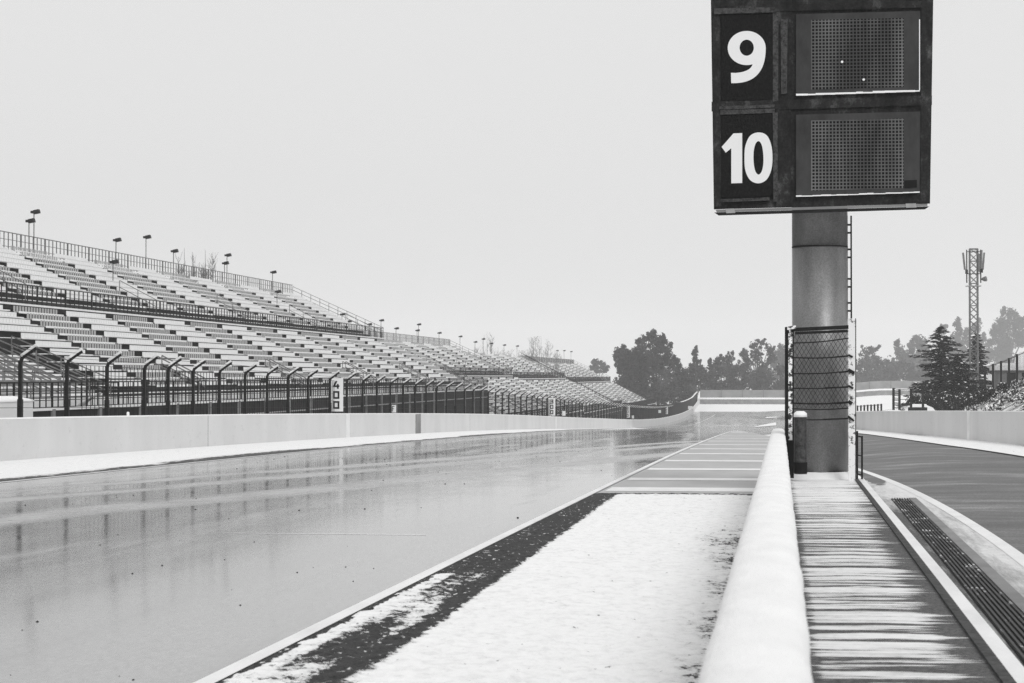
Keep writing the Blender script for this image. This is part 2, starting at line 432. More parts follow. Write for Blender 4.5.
# snow strip at the foot of the left barrier
def strip_cover(x, y):
    t = (x - WX) / ((TL - .1 - WX) * (1 - .88 * float(sm(y, 170, 300))))
    return 1.05 - .75 * float(sm(t, .72, 1.0)) - .3 * float(sm(t, .55, .7)) * float(sm(math.sin(y * .11), .2, .9)) - .2 * float(sm(.06 - t, 0, .06))
sheet('snow_strip', 'strip_snow', lambda y: (WX, WX + (TL - .1 - WX) * (1 - .88 * float(sm(y, 170, 300)))), yspan(-10, 330, .5, .012), .010, cover=strip_cover, nx=16)
# far bend: gravel bed under snow
sheet('gravel_bed', 'snow', lambda y: (-23, 60), yspan(592, 641, 3, .01), .0, nx=20)
def patch(pts, mat, off, name):
    mb = MB(); P = [on_ground(*p) for p in pts]; i = len(mb.v)
    mb.v += [(p.x, p.y, Gf(p.x, p.y) + off) for p in P]; mb.face(range(i, i + len(P)))
    o = mb.build(name, mat); o['kind'] = 'structure'
patch([(752, 427.5), (776, 425.5), (776, 422.5), (760, 425.5)], 'snow', .03, 'snow_patch')
patch([(764, 418.5), (790, 416.3), (790, 414.0), (768, 416.5)], 'snow', .03, 'snow_patch')

# ------------------------------------------------------------------ pit side: lane, drain, kerb, walkway
def line_pts(pix, off=0.0): return [on_ground(px, py, off) for px, py in pix]
def poly_x(pts):
    ys = [p.y for p in pts]; xs = [p.x for p in pts]; o = np.argsort(ys); ys = np.array(ys)[o]; xs = np.array(xs)[o]
    def f(y):
        if y < ys[0]: return float(xs[0] + (xs[1] - xs[0]) / (ys[1] - ys[0]) * (y - ys[0]))
        if y > ys[-1]: return float(xs[-1] + (xs[-1] - xs[-2]) / (ys[-1] - ys[-2]) * (y - ys[-1]))
        return float(np.interp(y, ys, xs))
    return f
WZ = .22                                      # walkway height over the ground
rail_x = poly_x([on_ground(px, py, WZ) for px, py in ((1001, 683), (930, 583), (857, 483))])
_pl = line_pts([(1024, 562), (985, 536), (943, 510), (899, 484.5), (863, 472)])
_pf = np.polyfit([p.y for p in _pl], [p.x for p in _pl], 2)
def pit_line(y): return float(np.polyval(_pf, max(y, 14)))
drain_l = poly_x(line_pts([(1012, 650), (989, 621), (940, 559), (889, 497)]))
wallR = [(10.9, 30.0), (9.9, 55.0), (8.5, 79.0), (6.6, 115.0), (5.1, 150.0), (3.6, 190.0), (2.6, 240.0), (2.4, 300.0)]
_wy = [p[1] for p in wallR]; _wx = [p[0] for p in wallR]
def wR(y): return float(np.interp(y, _wy, _wx)) if y >= 30 else 10.9 + (30 - y) * .04
kerb_far = poly_x(line_pts([(1024, 457), (946, 445.5), (863, 434)]))
sheet('pit_lane', 'pit_asphalt', lambda y: (rail_x(min(y, 60)) + .1 if y < 60 else (1.6 - 1.4 * float(sm(y, 60, 118))), wR(y)), yspan(-15, 300, 1.0, .02), .0, nx=8)
sheet('pit_line', 'white_paint', lambda y: (pit_line(y) - .06, pit_line(y) + .12), yspan(-5, 62, .8, .02), .009)
sheet('drain_surround', 'pit_snow', lambda y: (rail_x(y) + .2, max(rail_x(y) + .25, pit_line(y) - .04)), yspan(-5, 58, .6, .02), .005, nx=10,
      cover=lambda x, y: .32 + .28 * float(sm(y, 34, 44)) + .22 * float(sm((x - rail_x(y)) / max(.3, pit_line(y) - rail_x(y)), .55, .95)))
def far_strip_cover(x, y):
    t = (x - kerb_far(y)) / max(.2, wR(y) - kerb_far(y)); return 1.0 - .3 * float(sm(t, .8, 1)) - .25 * float(sm(math.sin(y * .17 + 1), .3, .9)) * float(sm(t, .4, .7))
sheet('pit_snow_strip', 'strip_snow', lambda y: (min(kerb_far(y), wR(y) - .1), wR(y)), yspan(-10, 160, .6, .015), .02, nx=12, cover=far_strip_cover)
sheet('pit_edge_gap', 'dark_concrete', lambda y: (min(kerb_far(y), wR(y) - .2) - .14, min(kerb_far(y), wR(y) - .2) + .02), yspan(20, 150, .8, .02), .012)
def drain():
    mb = MB(); ys = yspan(8, 39.8, .6, .02)
    k = thing('drain_grate', 'long dark slotted drain grate beside the white kerb beam', 'drain', (drain_l(20), 20, Gf(1.5, 20)))
    w = .30
    def seg(a, b, x0, x1, z0, z1):
        A = [(drain_l(y) + x, y, Gf(1.5, y) + z) for y, x, z in ((a, x0, z0), (a, x1, z0), (b, x1, z0), (b, x0, z0), (a, x0, z1), (a, x1, z1), (b, x1, z1), (b, x0, z1))]
        mb.hexa(A)
    for a, b in zip(ys[:-1], ys[1:]): seg(a, b, 0, w, .006, .010)
    mb.build('channel', 'ink_black', k)
    mb = MB()
    for j in range(7):
        for a, b in zip(ys[:-1], ys[1:]): seg(a, b, .01 + j * .043, .01 + j * .043 + .02, .011, .030)
    mb.build('grate_bar', 'grate_steel', k); mb = MB()
    for a, b in zip(ys[:-1], ys[1:]): seg(a, b, w + .004, w + .13, .006, .034)
    mb.build('concrete_edge', 'mid_concrete', k)
drain()
def walkway():
    ys = np.array(list(np.arange(-4, 8, .3)) + list(np.arange(8, 44.6, .06))); nx = 20
    pr = np.random.RandomState(9); pv = pr.uniform(-.10, .13, 80); pj = pr.uniform(.25, 1.0, 80); ps = pr.uniform(-1, 1, 80); pw = pr.uniform(.035, .10, 80)
    def cov(x, y):
        t = (x - .08) / (rail_x(y) - .08)
        u = (y + 5 + .05 * math.sin(x * 7)) / .52; k = int(u) % 80; f_ = (u - int(u)) * .52
        j = .42 * pj[k] * math.exp(-((f_ - .12) / pw[k]) ** 2) * float(sm(1 - abs(t - .5 - .3 * ps[k]), .25, .75))
        return .60 + pv[k] - j + .25 * float(sm(y, 26, 40)) - .40 * float(sm(.16 - t, 0, .14)) - (.34 - .15 * float(sm(y, 24, 38))) * float(sm(t, .72, 1.0))
    o = sheet('walkway', 'walk_snow', lambda y: (.07, rail_x(y)), ys, WZ, cover=cov, nx=nx)
    mb = MB()                      # steel side channel of the walkway
    for a, b in zip(ys[:-1:8], ys[8::8]):
        for x0, x1, z0, z1 in ((.0, .07, -.24, .02),):
            A = [(rail_x(y) + x, y, Gf(1.2, y) + WZ + z) for y, x, z in ((a, x0, z0), (a, x1, z0), (b, x1, z0), (b, x0, z0), (a, x0, z1), (a, x1, z1), (b, x1, z1), (b, x0, z1))]
            mb.hexa(A)
    e = mb.build('walkway_edge', 'worn_edge'); e['kind'] = 'structure'
    mb = MB()
    for a, b in zip(ys[:-1:8], ys[8::8]):
        A = [(rail_x(y) + x, y, Gf(1.2, y) + WZ + z) for y, x, z in ((a, .075, -.2), (a, .185, -.2), (b, .185, -.2), (b, .075, -.2), (a, .075, .01), (a, .185, .01), (b, .185, .01), (b, .075, .01))]
        mb.hexa(A)
    e = mb.build('kerb_beam', 'white_paint'); tag(e, 'straight white kerb beam along the snowy walkway', 'kerb')
walkway()
# pit wall with its cap of snow
def pit_wall():
    t = thing('pit_wall', 'low concrete pit wall capped with a thick roll of snow', 'wall', (-.06, 20, Gf(0, 20)))
    ys = yspan(-3, 50.5, .4, .0); rs = np.random.RandomState(3)
    mb = MB()
    for a, b in zip(ys[:-1], ys[1:]):
        A = [(x, y, Gf(0, y) + z) for y, x, z in ((a, -.185, -.05), (a, .062, -.05), (b, .062, -.05), (b, -.185, -.05), (a, -.185, 1.03), (a, .062, 1.03), (b, .062, 1.03), (b, -.185, 1.03))]
        mb.hexa(A)
    mb.build('wall_body', 'barrier_concrete', t)
    prof = [(-.197, 1.00), (-.204, 1.035), (-.198, 1.07), (-.17, 1.094), (-.12, 1.104), (-.06, 1.108), (0, 1.104), (.045, 1.094), (.073, 1.068), (.08, 1.035), (.073, 1.0)]
    mb = MB(); yy = np.arange(-3, 50.6, .1); n = len(prof)
    w1 = np.convolve(rs.randn(len(yy) + 20), np.ones(8) / 8, 'same')[:len(yy)]; w2 = np.convolve(rs.randn(len(yy) + 20), np.ones(6) / 6, 'same')[:len(yy)]
    for j, y in enumerate(yy):
        for k, (x, z) in enumerate(prof):
            dx = (w1[j] if x < -.06 else w2[j]) * .005; mb.v.append((x + dx, y, Gf(0, y) + z + w1[j] * .004))
    for j in range(len(yy) - 1):
        for k in range(n - 1):
            a = j * n + k; mb.face((a, a + n, a + n + 1, a + 1))
    mb.face(range(n)); mb.face(range((len(yy) - 1) * n, len(yy) * n))
    mb.build('snow_cap', 'cap_snow', t, smooth=True)
pit_wall()

# ------------------------------------------------------------------ position tower
TY = 44.0
TC = at_Y(820, 340, TY).x
BY = 43.28      # front plane of the board
def tower():
    gz = Gf(TC, TY)
    t = thing('position_tower', 'grey steel column carrying the black position board above the walkway', 'scoreboard tower', (TC, TY, gz))
    mb = MB(); r = .535
    for z0, z1, rr in ((gz - .05, 1.75 + (376 - 248.6) * TY / F, r), (1.75 + (376 - 248) * TY / F, 8.6, r)):
        mb.tube([(TC, TY, z0), (TC, TY, z1)], rr, 48)
    co = mb.build('column', 'tower_steel', t, smooth=False)
    for p in co.data.polygons: p.use_smooth = len(p.vertices) == 4
    mb = MB(); z = 1.75 + (376 - 248.3) * TY / F; mb.tube([(TC, TY, z - .012), (TC, TY, z + .012)], r + .006, 48); mb.build('weld_seam', 'dark_steel', t)
    # base snow ring
    mb = MB(); n = 40; i0 = len(mb.v)
    for rr, zz in ((r + .01, .36), (r + .12, .33), (r + .26, .225)):
        for k in range(n):
            a = 2 * math.pi * k / n; q = 1 + .05 * math.sin(5 * a); mb.v.append((TC + rr * q * math.cos(a), TY + rr * q * math.sin(a), gz + zz))
    for l in range(2):
        for k in range(n): mb.face((l * n + k, l * n + (k + 1) % n, (l + 1) * n + (k + 1) % n, (l + 1) * n + k))
    mb.build('foot_snow', 'snow', t, smooth=True)
    # board; u,v are the board's own drawing units (745 x 683), origin at its left top
    def B(u, v, dd=0.0): return at_Y(700 + u / 3.104, v / 3.104, BY - dd)
    def rect(mb, u0, v0, u1, v1, d0, d1):
        mb.hexa([B(u0, v1, d1), B(u1, v1, d1), B(u1, v1, d0), B(u0, v1, d0), B(u0, v0, d1), B(u1, v0, d1), B(u1, v0, d0), B(u0, v0, d0)])
    def quadp(mb, q, d0, d1):   # q = tl,tr,br,bl
        tl, tr, br, bl = q
        mb.hexa([B(*bl, d1), B(*br, d1), B(*br, d0), B(*bl, d0), B(*tl, d1), B(*tr, d1), B(*tr, d0), B(*tl, d0)])
    mb = MB(); quadp(mb, [(32, -120), (726, -128), (714, 632), (43, 650)], -.60, 0)
    cab = mb.build('board_cabinet', 'cabinet_black', t)
    mb = MB(); quadp(mb, [(48, 651), (706, 632), (706, 640), (52, 659)], -.58, .012); mb.build('underside_lip', 'mid_concrete', t)
    mb = MB(); quadp(mb, [(44, 659.5), (712, 640.5), (698, 650), (58, 669)], -.6, .02); mb.build('bottom_rail', 'dark_steel', t)
    for q in ([(638, 632), (670, 631), (672, 644), (640, 645)], [(78, 648), (106, 647), (110, 661), (82, 662)]): mb = MB(); quadp(mb, q, -.1, .03); mb.build('bracket', 'pale_steel', t)
    # divider between number column and displays, and edge trims
    mb = MB()
    for q in ([(238, -110), (286, -111), (280, 640), (236, 641)], [(36, -110), (62, -110), (66, 640), (44, 641)], [(688, -112), (722, -112), (712, 628), (684, 630)],
              [(36, 316), (720, 296), (720, 326), (36, 346)], [(36, 20), (722, 2), (722, 22), (36, 40)]):
        quadp(mb, q, -.01, .035 + .004 * len(mb.f) / 6)
    mb.build('cabinet_frame', 'cabinet_black', t)
    mb = MB()
    for q in ([(226, 40), (243, 40), (243, 312), (226, 316)], [(226, 350), (241, 349), (241, 625), (228, 626)], [(60, 330), (232, 324), (232, 334), (60, 340)], [(62, 342), (232, 337), (232, 350), (62, 356)], [(250, 60), (272, 60), (270, 290), (252, 292)]):
        quadp(mb, q, .0, .062 + .003 * len(mb.f) / 6)
    for q in ([(64, 618), (216, 612), (216, 622), (64, 628)], [(44, 26), (232, 22), (232, 38), (44, 44)]): quadp(mb, q, .0, .066 + .003 * len(mb.f) / 6)
    mb.build('hinge_strip', 'worn_edge', t)
    def outline(pts, closed=True, n=6):
        """Catmull-Rom through the points"""
        out = []; m = len(pts)
        for i in range(m):
            p0, p1, p2, p3 = [Vector(pts[(i + k - 1) % m]) for k in range(4)]
            for s_ in range(n):
                u = s_ / n
                out.append(tuple(0.5 * ((2 * p1) + (p2 - p0) * u + (2 * p0 - 5 * p1 + 4 * p2 - p3) * u * u + (3 * p1 - p0 - 3 * p2 + p3) * u ** 3)))
        return out
    def glyph(name, loops, parent, dd):
        bm = bmesh.new(); ed = []
        for lp in loops:
            vs = [bm.verts.new(B(u, v, dd)) for u, v in lp]
            for a, b in zip(vs, vs[1:] + vs[:1]): ed.append(bm.edges.new((a, b)))
        bmesh.ops.triangle_fill(bm, use_beauty=True, use_dissolve=False, edges=ed)
        r_ = bmesh.ops.extrude_face_region(bm, geom=bm.faces[:])
        for v in [g_ for g_ in r_['geom'] if isinstance(g_, bmesh.types.BMVert)]: v.co.y += .012
        bmesh.ops.recalc_face_normals(bm, faces=bm.faces[:])
        me = bpy.data.meshes.new(name); bm.to_mesh(me); bm.free(); me.materials.append(M['board_white'])
        o = bpy.data.objects.new(name, me); COL.objects.link(o); o.parent = parent
        return o
    for v0, v1, lab in ((44, 312, 'black plate with white 9'), (354, 612, 'black plate with white 10')):
        mb = MB(); quadp(mb, [(66, v0 + 2), (226, v0 - 3), (226, v1 - 3), (66, v1 + 2)], 0, .05)
        pl = mb.build('number_plate', 'plate_black', t); pl['label'] = lab
        if lab.endswith(' 9'):
            def bez(p0, p1, p2, n=8): return [tuple((1 - u) ** 2 * p0[k] + 2 * u * (1 - u) * p1[k] + u * u * p2[k] for k in (0, 1)) for u in [i / n for i in range(n)]]
            outer = [(145 + 59 * math.cos(a_), 149 - 53 * math.sin(a_)) for a_ in [math.radians(q) for q in range(0, 290, 8)]]
            tail = bez((164, 196), (160, 226), (97, 227)) + bez((96, 226), (96.5, 240), (97, 258), 2) + bez((97, 258), (204, 262), (204, 149), 16)
            inner = [(145 + 22 * math.cos(a_), 148 - 25 * math.sin(a_)) for a_ in [math.radians(q) for q in range(0, 360, 12)]]
            glyph('numeral', [outer + tail, inner], pl, .056)
        else:
            one = [(67, 456), (104, 414), (131, 413), (131, 568), (97, 569), (97, 460), (80, 474)]
            glyph('numeral', [one], pl, .056)
            zo = outline([(182, 411), (156, 421), (141, 452), (138, 490), (141, 530), (156, 559), (181, 569), (206, 558), (221, 528), (225, 489), (221, 450), (207, 420)], n=5)
            zi = outline([(181, 438), (172, 447), (167, 468), (166, 491), (168, 516), (173, 534), (182, 542), (191, 533), (196, 513), (197, 490), (195, 466), (190, 446)], n=5)
            glyph('numeral', [zo, zi], pl, .056)
    for v0, v1, k in ((40, 292, 0), (352, 606, 1)):
        mb = MB(); quadp(mb, [(298, v0 + 4), (684, v0 - 6), (682, v1 - 10), (298, v1 + 2)], 0, .05 + .002 * k)
        dp = mb.build('display_panel', 'display_glass', t)
        mb = MB(); quadp(mb, [(345, v0 + 22), (632, v0 + 16), (632, v1 - 22), (345, v1 - 14)], .0, .058 + .002 * k)
        mb.build('dot_grid', 'dot_matrix', dp)
        mb = MB(); rs = random.Random(k); th = 4.5 if k == 0 else 3.0
        u = 298
        while u < 682:
            u2 = min(682, u + rs.uniform(14, 40)); f_ = (u - 298) / 384
            v = v1 + 4 - 13 * f_; h = th * rs.uniform(.6, 1.3) * (1.3 if (k == 0 and 350 < u < 410) else 1)
            quadp(mb, [(u, v - h), (u2, v - h - .5), (u2, v + .5), (u, v + 1)], .0, .085); u = u2
        mb.build('ledge_snow', 'snow', dp)
        if k == 0:
            mb = MB(); quadp(mb, [(680, 60), (683, 60), (683, 280), (680, 280)], 0, .075); mb.build('snow_edge', 'snow', dp)
            for (u, v) in ((441, 192), (508, 247)):
                mb = MB(); q = B(u, v, .068); mb.tube([q + Vector((0, 0, 0)), q + Vector((0, -.012, 0))], .024, 10); mb.build('snow_spot', 'snow', dp)
        else:
            mb = MB(); quadp(mb, [(634, 560), (673, 558), (673, 582), (634, 584)], 0, .07); mb.build('maker_plate', 'ink_black', dp)
    # ladder on the right of the column
    mb = MB(); lx0, lx1 = at_Y(847, 300, TY).x, at_Y(851.2, 300, TY).x
    zt, zb = at_Y(849, 216, TY).z, at_Y(849, 319, TY).z
    for x, w in ((lx0 - .02, .07), (lx1, .03)): mb.bar((x, TY - .05, zb), (x, TY - .05, zt), .05, w)
    for py in (225, 233, 249.5, 257.5, 279, 287, 303, 311): z = at_Y(849, py, TY).z; mb.bar((lx0, TY - .05, z), (lx1, TY - .05, z), .035)
    mb.build('ladder', 'dark_steel', t)
tower()
# chain-link cage in front of the column
def cage():
    Yc = 42.9
    def P(px, py, y=Yc): return at_Y(px, py, y)
    t = thing('chain_link_gate', 'snowy chain link gate standing in front of the grey column', 'gate', (TC, Yc, Gf(TC, Yc)))
    mb = MB(); gz = Gf(.1, Yc) + WZ
    a = P(787.5, 478); b = P(787.5, 327)
    mb.bar(a + Vector((.035, 0, 0)), b + Vector((.035, 0, 0)), .10, .17); mb.build('post', 'dark_steel', t)
    mb = MB(); mb.bar(P(790.3, 440) + Vector((0, -.07, 0)), P(790.3, 330) + Vector((0, -.07, 0)), .04, .075)
    mb.bar(P(787, 328.5) + Vector((0, -.07, 0)), P(796, 327) + Vector((0, -.07, 0)), .10, .06); mb.build('post_snow', 'snowy_steel', t)
    mb = MB(); mb.bar(P(851.8, 482), P(851.8, 318.5), .10, .125); p2 = mb.build('post', 'white_post', t); p2['label'] = 'post plastered white with snow'
    mb = MB(); mb.bar(P(855.3, 482) + Vector((0, .01, 0)), P(855.3, 318.5) + Vector((0, .01, 0)), .10, .03); mb.build('post_edge', 'dark_steel', t)
    mb = MB(); mb.bar(P(786, 330), P(849, 327), .05, .07); mb.bar(P(795, 333.2), P(848, 331), .05, .05); mb.build('top_rail', 'dark_steel', t)
    mb = MB()
    for yl, yr, n in ((343, 338, 0), (357.5, 356, 1), (373.5, 371, 2), (388, 386.5, 3), (403, 402, 4), (408.5, 408, 5), (419, 418, 6)):
        pts = []
        for k in range(9):
            f_ = k / 8; pts.append(P(792 + 57 * f_, yl + (yr - yl) * f_ + 1.2 * math.sin(math.pi * f_)))
        mb.tube(pts, .012 if n != 4 else .016, 5)
    mb.build('wire', 'dark_steel', t)
    rs = random.Random(4)     # snow-black knots where wires meet the right post
    for yl in (356, 371.5, 387, 402.5, 418.5):
        q = P(849, yl); mb = MB(); mb.bar(q + Vector((-.55 * rs.uniform(.3, 1), -.02, -.02)), q + Vector((-.02, -.02, .0)), .026, .03)
        q2 = P(851.8, yl); h_ = rs.uniform(.02, .05); mb.bar(q2 + Vector((-.07, -.06, h_)), q2 + Vector((rs.uniform(-.01, .05), -.06, -h_)), .05, rs.uniform(.03, .07))
        mb.build('wire_tie', 'dark_steel', t)
    # chain link: two families of diagonal wires
    mb = MB(); x0, x1 = P(794, 400).x, P(849, 400).x; z0, z1 = P(800, 408).z, P(800, 331).z; p = .085
    def clip(xa, za, dx):
        pts = []
        # line x = xa + s*dx, z = z0 + s
        s0, s1 = 0.0, z1 - z0
        lo, hi = (x0 - xa) / dx, (x1 - xa) / dx
        if lo > hi: lo, hi = hi, lo
        s0, s1 = max(s0, lo), min(s1, hi)
        if s1 - s0 > .02: mb.bar((xa + s0 * dx, Yc + .03, z0 + s0), (xa + s1 * dx, Yc + .03, z0 + s1), .007)
    k = .6; L = (z1 - z0) * k; x = x0 - L
    while x < x1 + L:
        clip(x, z0, k); clip(x, z0, -k); x += p
    mb.build('chain_mesh', 'dark_steel', t)
    # small dark drum with a snow cap at the foot of the left post
    q = P(800.5, 474, 42.4); r = .115; top = P(800.5, 417, 42.4).z
    b_ = thing('roller_bin', 'dark round bin capped with snow at the foot of the gate', 'bin', (q.x, 42.4, q.z))
    mb = MB(); mb.tube([(q.x, 42.4, q.z), (q.x, 42.4, q.z + .05), (q.x, 42.4, top)], [r * 1.05, r, r], 20); mb.build('body', 'worn_edge', b_, smooth=False)
    mb = MB(); mb.tube([(q.x, 42.4, q.z + .02), (q.x, 42.4, q.z + .22)], r * 1.12, 20); mb.build('foot', 'ink_black', b_)
    mb = MB(); mb.tube([(q.x, 42.4, top), (q.x, 42.4, top + .07), (q.x, 42.4, top + .11)], [r * 1.1, r * 1.05, r * .6], 16); mb.build('snow_lid', 'snow', b_, smooth=True)
    # narrow steel frame to the right of the white post
    f0 = thing('steel_frame', 'narrow dark steel frame standing right of the snowy post', 'frame', P(859, 482, 43.4))
    mb = MB()
    for px, top_ in ((857.2, 431), (862, 436)): mb.bar(P(px, 482 + (px - 857) * .4, 43.4), P(px, top_, 43.4), .05, .035)
    for py in (436, 455, 474): mb.bar(P(857, py, 43.4), P(862, py + 1, 43.4), .025)
    mb.build('frame_bars', 'dark_steel', f0)
cage()

# ------------------------------------------------------------------ left barrier, boards, debris fence
WH = 1.18
def wall_strip(mb, path, h, th, z0=-.1, top=None):
    for (xa, ya), (xb, yb) in zip(path[:-1], path[1:]):
        n = Vector((yb - ya, xa - xb, 0)).normalized() * th
        za, zb = Gf(xa, ya), Gf(xb, yb)
        mb.hexa([(xa, ya, za + z0), (xa - n.x, ya - n.y, za + z0), (xb - n.x, yb - n.y, zb + z0), (xb, yb, zb + z0),
                 (xa, ya, za + h), (xa - n.x, ya - n.y, za + h), (xb - n.x, yb - n.y, zb + h), (xb, yb, zb + h)])
def barrier():
    ys = [20] + list(np.arange(26, 640, 6.0)) + [641]
    path = [(WX - (0 if y < 470 else 1.3 * float(sm(y, 470, 640))), y) for y in ys]
    t = thing('track_barrier', 'long whitewashed concrete barrier along the far side of the track', 'barrier', (WX, 60, Gf(WX, 60)))
    mb = MB(); wall_strip(mb, path, WH, .3); mb.build('wall_body', 'barrier_concrete', t)
    mb = MB()                                    # thin snow on top
    for (xa, ya), (xb, yb) in zip(path[:-1], path[1:]):
        za, zb = Gf(xa, ya) + WH + .003, Gf(xb, yb) + WH + .003
        mb.hexa([(xa - .28, ya, za), (xa - .03, ya, za), (xb - .03, yb, zb), (xb - .28, yb, zb), (xa - .26, ya, za + .04), (xa - .06, ya, za + .04), (xb - .06, yb, zb + .04), (xb - .26, yb, zb + .04)])
    mb.build('snow_ridge', 'snow', t)
    for px in (208, 470, 505, 590):
        mb = MB(); y = at_X(px, 430, WX).y; mb.box(WX + .001, y - .02, Gf(WX, y) - .02, WX + .004, y + .02, Gf(WX, y) + WH); mb.build('joint', 'dirty_joint', t)
    y0, y1 = at_X(415.5, 422, WX).y, at_X(420.5, 422, WX).y
    mb = MB(); mb.box(WX, y0, Gf(WX, y0) - .05, WX + .03, y1, Gf(WX, y0) + WH - .02); g_ = mb.build('grey_panel', 'mid_concrete', t); g_['label'] = 'narrow grey panel'
    for px in (348, 556, 631, 669):
        mb = MB(); y = at_X(px, 425, WX).y; w = .45
        mb.box(WX, y - w, Gf(WX, y) - .02, WX + .006, y + w, Gf(WX, y) + WH + .01); mb.build('painted_stripe', 'white_paint', t)
barrier()
def digit(mb, ch, x, y0, z0, w, h, s):
    """stroke digits drawn in the board's own plane, facing -Y"""
    def st(a, b): mb.bar((x + a[0] * w, y0, z0 + a[1] * h), (x + b[0] * w, y0, z0 + b[1] * h), s, .012, up=(0, 1, 0))
    def seg(u0, v0, u1, v1):
        mb.box(x + u0 * w, y0 - .006, z0 + v0 * h, x + u1 * w, y0 + .006, z0 + v1 * h)
    e = s / w; f_ = s / h
    if ch == '0': seg(0, 0, e, 1); seg(1 - e, 0, 1, 1); seg(e, 0, 1 - e, f_); seg(e, 1 - f_, 1 - e, 1)
    if ch == '1': seg(.5 - e / 2, 0, .5 + e / 2, 1); seg(.2, 1 - f_, .5 - e / 2, 1)
    if ch == '2': seg(0, 1 - f_, 1, 1); seg(1 - e, .5 + f_ / 2, 1, 1 - f_); seg(0, .5 - f_ / 2, 1, .5 + f_ / 2); seg(0, f_, e, .5 - f_ / 2); seg(0, 0, 1, f_)
    if ch == '3': seg(0, 1 - f_, 1 - e, 1); seg(1 - e, 0, 1, 1); seg(.15, .5 - f_ / 2, 1 - e, .5 + f_ / 2); seg(0, 0, 1 - e, f_)
    if ch == '4':
        seg(.62, 0, .62 + e, .62); seg(0, .22, .62, .22 + f_); seg(.62 + e, .22, 1, .22 + f_); st((.55, 1.0), (.08, .26))
    if ch == 'F': seg(0, 0, e, 1); seg(e, 1 - f_, 1, 1); seg(e, .5 - f_ / 2, .8, .5 + f_ / 2)
def marker(txt, pl, pr, ptop, pbot, label):
    x = WX - .45; y = at_X((pl + pr) / 2, 415, x).y
    l = at_Y(pl, ptop, y); r = at_Y(pr, pbot, y)
    t = thing('distance_board', label, 'distance board', ((l.x + r.x) / 2, y, r.z), 'distance boards on the barrier')
    mb = MB(); mb.box(l.x, y, r.z, r.x, y + .05, l.z); mb.build('panel', 'board_white', t)
    mb = MB(); mb.box(l.x - .05, y + .01, r.z, l.x - .003, y + .08, l.z); mb.build('panel_edge', 'dark_steel', t)
    W_, H_ = r.x - l.x, l.z - r.z; n = 3; mb = MB(); h = H_ * .23; 
    for k, ch in enumerate(txt):
        digit(mb, ch, l.x + W_ * .27, y - .008, l.z - H_ * .09 - h - k * H_ * .30, W_ * .46, h, .085)
    mb.build('numerals', 'ink_black', t)
marker('400', 329.5, 343.0, 378.0, 411.5, 'tall white board reading 400 on the left barrier')
marker('300', 548.3, 555.2, 398.0, 415.5, 'tall white board reading 300 farther down the barrier')
marker('200', 625.0, 629.8, 406.0, 417.6, 'small distant white board reading 200 on the barrier')
marker('100', 664.5, 668.0, 406.0, 414.0, 'farthest tiny white board reading 100 on the barrier')
def small_sign(px0, px1, py0, py1, txt, label, dark=False):
    x = WX - .4; y = at_X((px0 + px1) / 2, py1, x).y; l = at_Y(px0, py0, y); r = at_Y(px1, py1, y)
    t = thing('trackside_sign', label, 'sign', ((l.x + r.x) / 2, y, r.z), 'small white signs on the barrier')
    mb = MB(); mb.box(l.x, y, r.z, r.x, y + .04, l.z); mb.build('panel', 'board_white', t)
    mb = MB(); mb.bar((r.x - .06, y + .06, r.z - .45), (r.x - .06, y + .06, r.z + .1), .05); mb.build('stake', 'dark_steel', t)
    if txt:
        mb = MB(); W_, H_ = r.x - l.x, l.z - r.z; digit(mb, txt, l.x + W_ * .28, y - .008, r.z + H_ * .15, W_ * .45, H_ * .7, .036); mb.build('letter', 'ink_black', t)
small_sign(390.6, 396.0, 405.0, 412.5, 'F', 'small white sign with black letter F on the barrier')
small_sign(562.0, 565.5, 411.0, 415.8, None, 'tiny white sign just right of the 300 board')
small_sign(656.8, 661.0, 410.0, 413.0, None, 'wide white sign between the 200 and 100 boards')
small_sign(688.0, 692.5, 406.0, 409.0, None, 'far white sign right of the 100 board by the bend')
small_sign(631.5, 634.0, 415.5, 418.5, None, 'tiny pale sign just right of the 200 board')

